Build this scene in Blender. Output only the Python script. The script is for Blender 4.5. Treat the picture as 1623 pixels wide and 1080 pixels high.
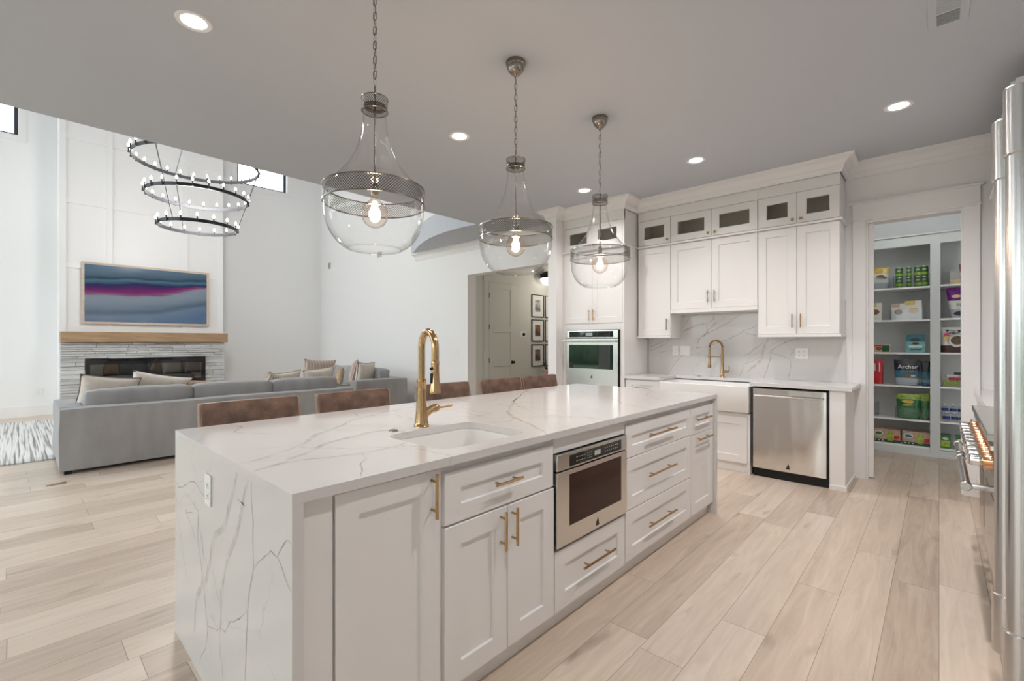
import bpy, bmesh, math, random
from mathutils import Vector, Matrix, noise
R = math.radians
PI = math.pi
random.seed(7)
for o in list(bpy.data.objects):
    bpy.data.objects.remove(o)
SC = bpy.context.scene
COL = SC.collection

# ------------------------------------------------------------------ camera, world, lights, exposure
HC = 1.324                    # camera height
HEAD = R(42.83)               # view direction measured from +X towards +Y
FPX = 730.0
cam_data = bpy.data.cameras.new('camera')
cam_data.sensor_width = 36.0
cam_data.lens = 36.0 * FPX / 1623.0
cam_data.shift_y = -(540.0 - 542.0) / 1623.0
cam_data.clip_start = 0.03
cam = bpy.data.objects.new('camera', cam_data)
COL.objects.link(cam)
cam.location = (0, 0, HC)
cam.rotation_euler = (R(90), 0, HEAD - R(90))
SC.camera = cam

world = bpy.data.worlds.new('world')
SC.world = world
world.use_nodes = True
bgn = world.node_tree.nodes['Background']
bgn.inputs[0].default_value = (0.93, 0.965, 1.0, 1)
bgn.inputs[1].default_value = 6.0

SC.view_settings.view_transform = 'Standard'
SC.view_settings.look = 'None'
SC.view_settings.exposure = 0.0
SC.view_settings.gamma = 1.0
SC.view_settings.use_curve_mapping = False
SC.cycles.use_denoising = True
SC.cycles.max_bounces = 10
SC.cycles.diffuse_bounces = 6
SC.cycles.glossy_bounces = 4
SC.cycles.transmission_bounces = 6
SC.cycles.transparent_max_bounces = 24
SC.cycles.caustics_reflective = False
SC.cycles.caustics_refractive = False
SC.cycles.sample_clamp_indirect = 6.0

CAN_W = 43.0
CAN_COL = (1.0, 0.955, 0.94)
ZC = 3.05             # kitchen ceiling height
ZL = 6.2              # living room ceiling height
XL = -4.0             # window wall on the left


def portal(loc, rot, sx, sy):
    l = bpy.data.lights.new('window_portal', 'AREA')
    l.shape = 'RECTANGLE'; l.size = sx; l.size_y = sy
    l.cycles.is_portal = True
    o = bpy.data.objects.new('window_portal', l)
    COL.objects.link(o); o.location = loc; o.rotation_euler = rot
    return o


# unseen openings in the left wall, living room ones added and enlarged for light (y0, y1, z0, z1)
LEFT_WINDOWS = [(-0.1, 2.3, 0.05, 2.5), (2.6, 4.8, 0.05, 2.5), (5.5, 8.3, 0.05, 2.8), (8.7, 11.5, 0.05, 2.8), (5.5, 8.3, 3.3, 5.8), (8.7, 11.5, 3.3, 5.8)]
for (y0, y1, z0, z1) in LEFT_WINDOWS:
    portal((XL + 0.05, (y0 + y1) / 2, (z0 + z1) / 2), (0, R(-90), 0), z1 - z0, y1 - y0)


def lamp_light(kind, loc, energy, color, radius=0.05, spot=None, blend=0.6):
    l = bpy.data.lights.new('lamp_light', kind)
    l.energy = energy; l.color = color
    if kind == 'AREA':
        l.shape = 'DISK'; l.size = radius * 2
    else:
        l.shadow_soft_size = radius
    if kind == 'SPOT':
        l.spot_size = spot or R(150); l.spot_blend = blend
    o = bpy.data.objects.new('lamp_light', l)
    COL.objects.link(o); o.location = loc
    return o


# ------------------------------------------------------------------ mesh helpers
class B:
    def __init__(s):
        s.bm = bmesh.new()

    def _m(s, faces, m):
        for f in faces:
            f.material_index = m

    def box(s, x0, x1, y0, y1, z0, z1, bev=0, m=0, seg=2):
        r = bmesh.ops.create_cube(s.bm, size=1)
        vs = r['verts']
        for v in vs:
            v.co = Vector(((x0 + x1) / 2 + v.co.x * (x1 - x0), (y0 + y1) / 2 + v.co.y * (y1 - y0), (z0 + z1) / 2 + v.co.z * (z1 - z0)))
        s._m({f for v in vs for f in v.link_faces}, m)
        if bev:
            es = list({e for v in vs for e in v.link_edges})
            r = bmesh.ops.bevel(s.bm, geom=es, offset=bev, segments=seg, profile=0.5, affect='EDGES')
            s._m(r['faces'], m)
        return s

    def ring(s, c, u, v, r, seg):
        return [s.bm.verts.new(c + u * (r * math.cos(2 * PI * k / seg)) + v * (r * math.sin(2 * PI * k / seg))) for k in range(seg)]

    def bridge(s, a, b, m=0):
        n = len(a)
        for k in range(n):
            s.bm.faces.new((a[k], a[(k + 1) % n], b[(k + 1) % n], b[k])).material_index = m

    def tube(s, pts, r, seg=12, m=0, caps=True, closed=False):
        pts = [Vector(p) for p in pts]
        n = len(pts)
        rs = r if isinstance(r, (list, tuple)) else [r] * n
        rings = []
        up = None
        for i, p in enumerate(pts):
            if closed:
                t = (pts[(i + 1) % n] - pts[i - 1]).normalized()
            else:
                t = (pts[min(i + 1, n - 1)] - pts[max(i - 1, 0)]).normalized()
            if up is None:
                up = Vector((0, 0, 1)) if abs(t.z) < 0.9 else Vector((1, 0, 0))
            u = (up - t * up.dot(t)).normalized()
            up = u
            rings.append(s.ring(p, u, t.cross(u), rs[i], seg))
        for i in range(n - 1):
            s.bridge(rings[i], rings[i + 1], m)
        if closed:
            s.bridge(rings[-1], rings[0], m)
        elif caps:
            s.bm.faces.new(rings[0][::-1]).material_index = m
            s.bm.faces.new(rings[-1]).material_index = m
        return s

    def lathe(s, prof, seg=32, c=(0, 0, 0), m=0, close=False, axis='Z'):
        c = Vector(c)
        ax = {'Z': (Vector((1, 0, 0)), Vector((0, 1, 0)), Vector((0, 0, 1))),
              'Y': (Vector((1, 0, 0)), Vector((0, 0, 1)), Vector((0, 1, 0))),
              'X': (Vector((0, 1, 0)), Vector((0, 0, 1)), Vector((1, 0, 0)))}[axis]
        rings = []
        for (r, z) in prof:
            if r < 1e-5:
                rings.append(s.bm.verts.new(c + ax[2] * z))
            else:
                rings.append(s.ring(c + ax[2] * z, ax[0], ax[1], r, seg))
        for a, b in zip(rings, rings[1:]):
            if isinstance(a, list) and isinstance(b, list):
                s.bridge(a, b, m)
            elif isinstance(a, list):
                for k in range(seg):
                    s.bm.faces.new((a[k], a[(k + 1) % seg], b)).material_index = m
            elif isinstance(b, list):
                for k in range(seg):
                    s.bm.faces.new((b[k], b[(k + 1) % seg], a)).material_index = m
        if close:
            s.bridge(rings[-1], rings[0], m)
        return s

    def prism(s, pts, z0, z1, m=0):
        a = [s.bm.verts.new((p[0], p[1], z0)) for p in pts]
        b = [s.bm.verts.new((p[0], p[1], z1)) for p in pts]
        s.bm.faces.new(a[::-1]).material_index = m
        s.bm.faces.new(b).material_index = m
        s.bridge(a, b, m)
        return s

    def quad(s, pts, m=0):
        s.bm.faces.new([s.bm.verts.new(p) for p in pts]).material_index = m
        return s

    def sphere(s, c, r, m=0, u=16, v=10, sc=(1, 1, 1)):
        mt = Matrix.Translation(c) @ Matrix.Diagonal((r * sc[0], r * sc[1], r * sc[2], 1))
        rr = bmesh.ops.create_uvsphere(s.bm, u_segments=u, v_segments=v, radius=1, matrix=mt)
        s._m({f for w in rr['verts'] for f in w.link_faces}, m)
        return s

    def xform(s, mt):
        bmesh.ops.transform(s.bm, matrix=mt, verts=s.bm.verts)
        return s


def obj(name, b, mats, parent=None, smooth=None, recalc=True):
    bm = b.bm if isinstance(b, B) else b
    if recalc:
        bmesh.ops.recalc_face_normals(bm, faces=bm.faces)
    me = bpy.data.meshes.new(name)
    bm.to_mesh(me); bm.free()
    for m in (mats if isinstance(mats, (list, tuple)) else [mats]):
        me.materials.append(m)
    if smooth is not None:
        me.polygons.foreach_set('use_smooth', [True] * len(me.polygons))
        if smooth < 180:
            me.set_sharp_from_angle(angle=R(smooth))
    o = bpy.data.objects.new(name, me)
    COL.objects.link(o)
    if parent:
        o.parent = parent
    return o


def tag(o, label=None, cat=None, group=None, kind=None):
    if label: o['label'] = label
    if cat: o['category'] = cat
    if group: o['group'] = group
    if kind: o['kind'] = kind
    return o


def thing(name, label, cat, loc=(0, 0, 0), rotz=0.0, group=None):
    o = bpy.data.objects.new(name, None)
    o.empty_display_size = 0.05
    COL.objects.link(o)
    o.location = loc; o.rotation_euler = (0, 0, rotz)
    return tag(o, label, cat, group)


def struct(name, b, mats, parent=None, smooth=None):
    o = obj(name, b, mats, parent, smooth)
    if parent is None:
        o['kind'] = 'structure'
    return o


def copy_tree(o, parent=None):
    c = o.copy(); COL.objects.link(c)
    if parent:
        c.parent = parent
    for ch in list(o.children):
        copy_tree(ch, c)
    return c


# ------------------------------------------------------------------ materials
def nmat(name):
    m = bpy.data.materials.new(name)
    m.use_nodes = True
    nt = m.node_tree
    return m, nt, nt.nodes['Principled BSDF']


def setp(p, **k):
    names = {'color': 'Base Color', 'rough': 'Roughness', 'metal': 'Metallic', 'spec': 'Specular IOR Level', 'coat': 'Coat Weight',
             'em': 'Emission Color', 'es': 'Emission Strength', 'sheen': 'Sheen Weight', 'alpha': 'Alpha', 'aniso': 'Anisotropic', 'trans': 'Transmission Weight', 'ior': 'IOR'}
    for a, v in k.items():
        p.inputs[names[a]].default_value = (*v, 1) if isinstance(v, tuple) else v


def M_(name, color, rough=0.5, metal=0.0, noise_amt=0.0, noise_scale=8.0, bump=0.0, bump_scale=60.0, stretch=None, **k):
    """plain surface with a little procedural variation"""
    m, nt, p = nmat(name)
    setp(p, color=color, rough=rough, metal=metal, **k)
    N, L = nt.nodes, nt.links
    if noise_amt or bump:
        tc = N.new('ShaderNodeTexCoord'); mp = N.new('ShaderNodeMapping')
        L.new(tc.outputs['Object'], mp.inputs[0])
        if stretch:
            mp.inputs['Scale'].default_value = stretch
    if noise_amt:
        n = N.new('ShaderNodeTexNoise'); n.inputs['Scale'].default_value = noise_scale; n.inputs['Detail'].default_value = 4
        L.new(mp.outputs[0], n.inputs['Vector'])
        cr = N.new('ShaderNodeValToRGB')
        a, b = 1 - noise_amt, 1 + noise_amt
        cr.color_ramp.elements[0].position = 0.3; cr.color_ramp.elements[1].position = 0.7
        cr.color_ramp.elements[0].color = (*[c * a for c in color], 1)
        cr.color_ramp.elements[1].color = (*[min(1, c * b) for c in color], 1)
        L.new(n.outputs[0], cr.inputs[0]); L.new(cr.outputs[0], p.inputs['Base Color'])
    if bump:
        n2 = N.new('ShaderNodeTexNoise'); n2.inputs['Scale'].default_value = bump_scale; n2.inputs['Detail'].default_value = 3
        L.new(mp.outputs[0], n2.inputs['Vector'])
        bp = N.new('ShaderNodeBump'); bp.inputs['Strength'].default_value = bump; bp.inputs['Distance'].default_value = 0.01
        L.new(n2.outputs[0], bp.inputs['Height']); L.new(bp.outputs[0], p.inputs['Normal'])
    return m


def emit_mat(name, color, strength):
    m, nt, p = nmat(name)
    setp(p, color=(0, 0, 0), em=color, es=strength, rough=0.5)
    return m


def glass_mat(name, tint=(1, 1, 1), refl=1.0, edge=None):
    """thin clear pane: see-through with a fresnel reflection"""
    m = bpy.data.materials.new(name); m.use_nodes = True
    nt = m.node_tree; N, L = nt.nodes, nt.links
    N.clear()
    out = N.new('ShaderNodeOutputMaterial'); mx = N.new('ShaderNodeMixShader'); t = N.new('ShaderNodeBsdfTransparent'); g = N.new('ShaderNodeBsdfGlossy')
    g.inputs['Roughness'].default_value = 0.02
    lf = N.new('ShaderNodeLayerWeight'); lf.inputs[0].default_value = 0.5
    pw = N.new('ShaderNodeMath'); pw.operation = 'POWER'; pw.inputs[1].default_value = 4.0
    fr = N.new('ShaderNodeMath'); fr.operation = 'MULTIPLY_ADD'; fr.inputs[1].default_value = 0.8; fr.inputs[2].default_value = 0.045
    L.new(lf.outputs['Facing'], pw.inputs[0]); L.new(pw.outputs[0], fr.inputs[0])
    t.inputs[0].default_value = (*tint, 1)
    if edge:
        lw = N.new('ShaderNodeLayerWeight'); lw.inputs[0].default_value = 0.5
        cr = N.new('ShaderNodeValToRGB')
        cr.color_ramp.elements[0].position = 0.5; cr.color_ramp.elements[0].color = (*tint, 1)
        cr.color_ramp.elements[1].position = 1.0; cr.color_ramp.elements[1].color = (*edge, 1)
        L.new(lw.outputs['Facing'], cr.inputs[0]); L.new(cr.outputs[0], t.inputs[0])
    mu = N.new('ShaderNodeMath'); mu.operation = 'MULTIPLY'; mu.inputs[1].default_value = refl; mu.use_clamp = True
    L.new(fr.outputs[0], mu.inputs[0]); L.new(mu.outputs[0], mx.inputs[0])
    L.new(t.outputs[0], mx.inputs[1]); L.new(g.outputs[0], mx.inputs[2]); L.new(mx.outputs[0], out.inputs[0])
    return m


def math_node(N, L, op, a, b=None, c=None):
    n = N.new('ShaderNodeMath'); n.operation = op
    for i, v in enumerate((a, b, c)):
        if v is None: continue
        if isinstance(v, (int, float)):
            n.inputs[i].default_value = v
        else:
            L.new(v, n.inputs[i])
    return n.outputs[0]


def floor_mat():
    m, nt, p = nmat('oak_planks')
    N, L = nt.nodes, nt.links
    tc = N.new('ShaderNodeTexCoord'); sx = N.new('ShaderNodeSeparateXYZ')
    L.new(tc.outputs['Object'], sx.inputs[0])
    W, LEN = 0.19, 1.9
    mn = lambda *a: math_node(N, L, *a)
    ry = mn('DIVIDE', sx.outputs[1], W); row = mn('FLOOR', ry); fy = mn('FRACT', ry)
    wn = N.new('ShaderNodeTexWhiteNoise'); wn.noise_dimensions = '1D'; L.new(row, wn.inputs['W'])
    rx = mn('ADD', mn('DIVIDE', sx.outputs[0], LEN), mn('MULTIPLY', wn.outputs[0], 7.3))
    colm = mn('FLOOR', rx); fx = mn('FRACT', rx)
    cb = N.new('ShaderNodeCombineXYZ'); L.new(row, cb.inputs[0]); L.new(colm, cb.inputs[1])
    w2 = N.new('ShaderNodeTexWhiteNoise'); w2.noise_dimensions = '2D'; L.new(cb.outputs[0], w2.inputs['Vector'])
    # grain, stretched along the plank and shifted per plank
    mp = N.new('ShaderNodeMapping'); mp.inputs['Scale'].default_value = (1.3, 14, 1)
    off = N.new('ShaderNodeVectorMath'); off.operation = 'MULTIPLY_ADD'
    L.new(w2.outputs['Color'], off.inputs[0]); off.inputs[1].default_value = (30, 30, 30); L.new(tc.outputs['Object'], off.inputs[2])
    L.new(off.outputs[0], mp.inputs[0])
    n1 = N.new('ShaderNodeTexNoise'); n1.inputs['Scale'].default_value = 1.6; n1.inputs['Detail'].default_value = 6; n1.inputs['Roughness'].default_value = 0.62; n1.inputs['Distortion'].default_value = 0.9
    L.new(mp.outputs[0], n1.inputs['Vector'])
    n2 = N.new('ShaderNodeTexNoise'); n2.inputs['Scale'].default_value = 3.0; n2.inputs['Detail'].default_value = 2
    mp2 = N.new('ShaderNodeMapping'); mp2.inputs['Scale'].default_value = (0.8, 3.0, 1); L.new(off.outputs[0], mp2.inputs[0]); L.new(mp2.outputs[0], n2.inputs['Vector'])
    kn = N.new('ShaderNodeValToRGB'); kn.color_ramp.elements[0].position = 0.64; kn.color_ramp.elements[0].color = (0, 0, 0, 1); kn.color_ramp.elements[1].position = 0.80
    L.new(n2.outputs[0], kn.inputs[0])
    v = mn('ADD', mn('MULTIPLY', w2.outputs[0], 0.46), mn('MULTIPLY', n1.outputs[0], 0.80))
    cr = N.new('ShaderNodeValToRGB')
    e = cr.color_ramp.elements
    e[0].position = 0.18; e[0].color = (0.38, 0.285, 0.215, 1)
    e[1].position = 0.95; e[1].color = (0.74, 0.63, 0.53, 1)
    x = e.new(0.45); x.color = (0.53, 0.425, 0.335, 1)
    x = e.new(0.7); x.color = (0.64, 0.53, 0.43, 1)
    L.new(v, cr.inputs[0])
    mx = N.new('ShaderNodeMix'); mx.data_type = 'RGBA'
    L.new(mn('MULTIPLY', kn.outputs[0], 0.75), mx.inputs[0]); L.new(cr.outputs[0], mx.inputs[6]); mx.inputs[7].default_value = (0.27, 0.19, 0.14, 1)
    # seams
    sy = mn('LESS_THAN', mn('MINIMUM', fy, mn('SUBTRACT', 1.0, fy)), 0.007)
    sxx = mn('LESS_THAN', mn('MINIMUM', fx, mn('SUBTRACT', 1.0, fx)), 0.0008)
    seam = mn('MAXIMUM', sy, sxx)
    m2 = N.new('ShaderNodeMix'); m2.data_type = 'RGBA'
    L.new(mn('MULTIPLY', seam, 0.62), m2.inputs[0]); L.new(mx.outputs[2], m2.inputs[6]); m2.inputs[7].default_value = (0.12, 0.08, 0.055, 1)
    L.new(m2.outputs[2], p.inputs['Base Color'])
    L.new(mn('MULTIPLY_ADD', n1.outputs[0], 0.16, 0.27), p.inputs['Roughness'])
    bp = N.new('ShaderNodeBump'); bp.inputs['Strength'].default_value = 0.25; bp.inputs['Distance'].default_value = 0.004
    L.new(mn('SUBTRACT', mn('MULTIPLY', n1.outputs[0], 0.4), seam), bp.inputs['Height']); L.new(bp.outputs[0], p.inputs['Normal'])
    return m


def quartz_mat():
    m, nt, p = nmat('white_quartz')
    N, L = nt.nodes, nt.links
    tc = N.new('ShaderNodeTexCoord')
    n0 = N.new('ShaderNodeTexNoise'); n0.inputs['Scale'].default_value = 2.2; n0.inputs['Detail'].default_value = 5
    L.new(tc.outputs['Object'], n0.inputs['Vector'])
    va = N.new('ShaderNodeVectorMath'); va.operation = 'MULTIPLY_ADD'
    L.new(n0.outputs['Color'], va.inputs[0]); va.inputs[1].default_value = (0.55, 0.55, 0.55); L.new(tc.outputs['Object'], va.inputs[2])
    vo = N.new('ShaderNodeTexVoronoi'); vo.feature = 'DISTANCE_TO_EDGE'; vo.inputs['Scale'].default_value = 1.7
    L.new(va.outputs[0], vo.inputs['Vector'])
    cr = N.new('ShaderNodeValToRGB'); cr.color_ramp.elements[0].position = 0.0; cr.color_ramp.elements[0].color = (1, 1, 1, 1)
    cr.color_ramp.elements[1].position = 0.010; cr.color_ramp.elements[1].color = (0, 0, 0, 1)
    L.new(vo.outputs['Distance'], cr.inputs[0])
    n1 = N.new('ShaderNodeTexNoise'); n1.inputs['Scale'].default_value = 1.8
    L.new(tc.outputs['Object'], n1.inputs['Vector'])
    mk = N.new('ShaderNodeValToRGB'); mk.color_ramp.elements[0].position = 0.46; mk.color_ramp.elements[0].color = (0, 0, 0, 1); mk.color_ramp.elements[1].position = 0.62
    L.new(n1.outputs[0], mk.inputs[0])
    f = math_node(N, L, 'MULTIPLY', math_node(N, L, 'MULTIPLY', cr.outputs[0], mk.outputs[0]), 0.42)
    mx = N.new('ShaderNodeMix'); mx.data_type = 'RGBA'
    L.new(f, mx.inputs[0]); mx.inputs[6].default_value = (0.66, 0.645, 0.635, 1); mx.inputs[7].default_value = (0.33, 0.31, 0.30, 1)
    L.new(mx.outputs[2], p.inputs['Base Color'])
    setp(p, rough=0.13)
    return m


def vein_mat():
    m, nt, p = nmat('quartz_vein')
    N, L = nt.nodes, nt.links
    tc = N.new('ShaderNodeTexCoord')
    n = N.new('ShaderNodeTexNoise'); n.inputs['Scale'].default_value = 14; n.inputs['Detail'].default_value = 5
    L.new(tc.outputs['Object'], n.inputs['Vector'])
    cr = N.new('ShaderNodeValToRGB')
    cr.color_ramp.elements[0].position = 0.3; cr.color_ramp.elements[0].color = (0.47, 0.45, 0.43, 1)
    cr.color_ramp.elements[1].position = 0.7; cr.color_ramp.elements[1].color = (0.66, 0.64, 0.62, 1)
    L.new(n.outputs[0], cr.inputs[0]); L.new(cr.outputs[0], p.inputs['Base Color'])
    setp(p, rough=0.13)
    return m


def tv_mat():
    m, nt, p = nmat('television_picture')
    N, L = nt.nodes, nt.links
    tc = N.new('ShaderNodeTexCoord'); s = N.new('ShaderNodeSeparateXYZ'); L.new(tc.outputs['Object'], s.inputs[0])
    mp = N.new('ShaderNodeMapping'); mp.inputs['Scale'].default_value = (0.9, 1, 4.5); L.new(tc.outputs['Object'], mp.inputs[0])
    n = N.new('ShaderNodeTexNoise'); n.inputs['Scale'].default_value = 1.1; n.inputs['Detail'].default_value = 6; L.new(mp.outputs[0], n.inputs['Vector'])
    mn = lambda *a: math_node(N, L, *a)
    # object x 0..1.86, z 0..1.03 ; the horizon dips to the right
    z = mn('ADD', s.outputs[2], mn('MULTIPLY', mn('SUBTRACT', n.outputs[0], 0.5), 0.20))
    z = mn('SUBTRACT', z, mn('MULTIPLY', mn('SUBTRACT', s.outputs[0], 0.9), 0.05))
    # magenta band narrows to the right
    cr = N.new('ShaderNodeValToRGB'); e = cr.color_ramp.elements
    e[0].position = 0.0; e[0].color = (0.09, 0.17, 0.29, 1)
    e[1].position = 1.0; e[1].color = (0.10, 0.20, 0.32, 1)
    for pos, c in ((0.12, (0.15, 0.23, 0.33)), (0.20, (0.09, 0.14, 0.21)), (0.32, (0.21, 0.28, 0.35)), (0.44, (0.27, 0.33, 0.39)), (0.50, (0.28, 0.32, 0.40)), (0.53, (0.25, 0.10, 0.20)), (0.57, (0.24, 0.008, 0.15)), (0.64, (0.07, 0.004, 0.13)), (0.705, (0.008, 0.012, 0.10)), (0.73, (0.02, 0.08, 0.15)), (0.77, (0.09, 0.19, 0.26)), (0.80, (0.008, 0.05, 0.10)), (0.84, (0.06, 0.13, 0.20)), (0.93, (0.12, 0.19, 0.25))):
        x = e.new(pos); x.color = (*c, 1)
    wz = mn('DIVIDE', z, 1.03)
    # squeeze: raise the lower boundary with x
    k = mn('MULTIPLY', mn('POWER', mn('MAXIMUM', mn('SUBTRACT', s.outputs[0], 0.9), 0.0), 1.5), 0.17)
    sel = mn('SUBTRACT', wz, mn('MULTIPLY', k, mn('LESS_THAN', wz, 0.69)))
    L.new(sel, cr.inputs[0])
    L.new(cr.outputs[0], p.inputs['Emission Color'])
    setp(p, color=(0.01, 0.01, 0.012), es=0.62, rough=0.12)
    return m


def rug_mat():
    m, nt, p = nmat('striped_wool_rug')
    N, L = nt.nodes, nt.links
    tc = N.new('ShaderNodeTexCoord'); mp = N.new('ShaderNodeMapping'); mp.inputs['Scale'].default_value = (34, 0.5, 1)
    L.new(tc.outputs['Object'], mp.inputs[0])
    n = N.new('ShaderNodeTexNoise'); n.inputs['Scale'].default_value = 1.5; n.inputs['Detail'].default_value = 3; n.inputs['Distortion'].default_value = 0.25
    L.new(mp.outputs[0], n.inputs['Vector'])
    cr = N.new('ShaderNodeValToRGB'); e = cr.color_ramp.elements
    e[0].position = 0.33; e[0].color = (0.20, 0.20, 0.20, 1); e[1].position = 0.52; e[1].color = (0.74, 0.73, 0.71, 1)
    x = e.new(0.42); x.color = (0.42, 0.41, 0.40, 1)
    L.new(n.outputs[0], cr.inputs[0]); L.new(cr.outputs[0], p.inputs['Base Color'])
    bp = N.new('ShaderNodeBump'); bp.inputs['Strength'].default_value = 0.6; bp.inputs['Distance'].default_value = 0.01
    L.new(n.outputs[0], bp.inputs['Height']); L.new(bp.outputs[0], p.inputs['Normal'])
    setp(p, rough=0.95)
    return m


def mesh_metal_mat():
    """perforated metal sheet: diamond holes laid around the object's own axis"""
    m, nt, p = nmat('perforated_pewter')
    N, L = nt.nodes, nt.links
    setp(p, color=(0.045, 0.040, 0.035), metal=0.5, rough=0.4)
    tc = N.new('ShaderNodeTexCoord'); s = N.new('ShaderNodeSeparateXYZ'); L.new(tc.outputs['Object'], s.inputs[0])
    mn = lambda *a: math_node(N, L, *a)
    ang = mn('ARCTAN2', s.outputs[1], s.outputs[0])
    rad = mn('SQRT', mn('ADD', mn('MULTIPLY', s.outputs[0], s.outputs[0]), mn('MULTIPLY', s.outputs[1], s.outputs[1])))
    # whole number of cells around: 120 on the wide band, 36 on the collar
    cells = mn('ADD', 36.0, mn('MULTIPLY', mn('GREATER_THAN', rad, 0.12), 84.0))
    a = mn('MULTIPLY', ang, mn('DIVIDE', cells, 2.0)); b = mn('MULTIPLY', s.outputs[2], 3.14159 / 0.0125)
    h = mn('MULTIPLY', mn('SINE', mn('ADD', a, b)), mn('SINE', mn('SUBTRACT', a, b)))
    hole = mn('GREATER_THAN', mn('ABSOLUTE', h), 0.31)
    L.new(mn('SUBTRACT', 1.0, hole), p.inputs['Alpha'])
    return m


def stone_mat():
    return M_('ledger_stone', (0.56, 0.55, 0.54), 0.8, noise_amt=0.16, noise_scale=5, bump=0.6, bump_scale=40, stretch=(0.5, 1, 3))


def wood_mat(name, c1, c2, scale=(1, 8, 8)):
    m, nt, p = nmat(name)
    N, L = nt.nodes, nt.links
    tc = N.new('ShaderNodeTexCoord'); mp = N.new('ShaderNodeMapping'); mp.inputs['Scale'].default_value = scale
    L.new(tc.outputs['Object'], mp.inputs[0])
    n = N.new('ShaderNodeTexNoise'); n.inputs['Scale'].default_value = 2.5; n.inputs['Detail'].default_value = 6; n.inputs['Distortion'].default_value = 0.7
    L.new(mp.outputs[0], n.inputs['Vector'])
    cr = N.new('ShaderNodeValToRGB'); cr.color_ramp.elements[0].position = 0.3; cr.color_ramp.elements[1].position = 0.7
    cr.color_ramp.elements[0].color = (*c1, 1); cr.color_ramp.elements[1].color = (*c2, 1)
    L.new(n.outputs[0], cr.inputs[0]); L.new(cr.outputs[0], p.inputs['Base Color'])
    setp(p, rough=0.45)
    return m


def steel_mat(name, color, rough, stretch):
    m, nt, p = nmat(name)
    N, L = nt.nodes, nt.links
    setp(p, color=color, metal=1.0, rough=rough)
    tc = N.new('ShaderNodeTexCoord'); mp = N.new('ShaderNodeMapping'); mp.inputs['Scale'].default_value = stretch
    L.new(tc.outputs['Object'], mp.inputs[0])
    n = N.new('ShaderNodeTexNoise'); n.inputs['Scale'].default_value = 6; n.inputs['Detail'].default_value = 3
    L.new(mp.outputs[0], n.inputs['Vector'])
    L.new(math_node(N, L, 'MULTIPLY_ADD', n.outputs[0], 0.04, rough - 0.02), p.inputs['Roughness'])
    return m


def foliage_mat(name, c1, c2):
    return M_(name, c1, 0.8, noise_amt=0.5, noise_scale=3, bump=1.0, bump_scale=5)


MW = M_('wall_paint', (0.83, 0.825, 0.82), 0.75, bump=0.03, bump_scale=250)
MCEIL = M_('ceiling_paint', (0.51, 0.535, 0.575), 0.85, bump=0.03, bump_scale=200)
MTRIM = M_('trim_paint', (0.82, 0.81, 0.805), 0.4)
MCAB = M_('cabinet_paint', (0.80, 0.785, 0.775), 0.35, noise_amt=0.01, noise_scale=2)
MCABD = M_('cabinet_interior', (0.70, 0.67, 0.62), 0.5)
MDARK = M_('dark_gap', (0.02, 0.02, 0.02), 0.6)
MFLOOR = floor_mat()
MQ = quartz_mat()
MV = vein_mat()
MVT = M_('quartz_thin_vein', (0.44, 0.42, 0.405), 0.15, noise_amt=0.4, noise_scale=20)
MBRASS = steel_mat('brushed_brass', (0.50, 0.33, 0.175), 0.2, (1, 1, 12))
MBRASSH = steel_mat('brass_pull', (0.50, 0.33, 0.17), 0.24, (3, 3, 3))
MSTEEL = steel_mat('stainless_steel', (0.62, 0.60, 0.57), 0.22, (1, 1, 30))
MSTEELV = steel_mat('stainless_vertical', (0.74, 0.725, 0.70), 0.13, (30, 30, 0.6))
MSTEELH = steel_mat('handle_steel', (0.62, 0.61, 0.60), 0.25, (20, 20, 0.5))
MCHROME = M_('polished_steel', (0.80, 0.78, 0.76), 0.08, 1.0)
MCOPPER = M_('copper_ring', (0.72, 0.40, 0.22), 0.18, 1.0)
MBLK = M_('black_metal', (0.02, 0.02, 0.022), 0.35, 0.6)
MBLKG = M_('black_glass', (0.012, 0.012, 0.014), 0.04)
MIRON = M_('dark_iron', (0.045, 0.047, 0.052), 0.45, 0.7)
MPEW = M_('antique_pewter', (0.30, 0.27, 0.235), 0.2, 1.0)
MPERF = mesh_metal_mat()
MGL = glass_mat('pendant_glass', (0.99, 0.99, 0.99), 1.0, edge=(0.80, 0.79, 0.78))
MGLB = glass_mat('bulb_glass', (0.98, 0.93, 0.88), 1.0, edge=(0.72, 0.62, 0.55))
MPANE = glass_mat('window_glass', (0.96, 0.98, 0.98))
MCPANE = glass_mat('cabinet_glass', (0.93, 0.92, 0.89))
MCLEAR = glass_mat('clear_plastic', (0.94, 0.95, 0.96), 0.35)
MFIL = emit_mat('filament_glow', (1.0, 0.72, 0.42), 28)
MCAN = emit_mat('lamp_lens', (1.0, 0.96, 0.90), 9)
MCANDLE = emit_mat('candle_bulb_glow', (1.0, 0.95, 0.88), 14)
MGLOBE = emit_mat('opal_globe', (1.0, 0.93, 0.82), 2.0)
MLEATH = M_('brown_leather', (0.150, 0.088, 0.062), 0.5, noise_amt=0.5, noise_scale=11, bump=0.25, bump_scale=120)
MLEATHE = M_('leather_edge', (0.30, 0.21, 0.16), 0.6, noise_amt=0.3, noise_scale=15)
MSOFA = M_('grey_linen', (0.35, 0.348, 0.35), 0.95, noise_amt=0.10, noise_scale=7, bump=0.5, bump_scale=300, stretch=(1, 1, 0.3), sheen=0.2)
MPIL = M_('cream_linen', (0.68, 0.62, 0.55), 0.95, noise_amt=0.08, noise_scale=20, bump=0.3, bump_scale=250)
MPILP = M_('taupe_piping', (0.16, 0.12, 0.10), 0.9)
MPILT = M_('tan_fringe', (0.42, 0.31, 0.21), 0.95, noise_amt=0.4, noise_scale=60)
MRUG = rug_mat()
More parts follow.
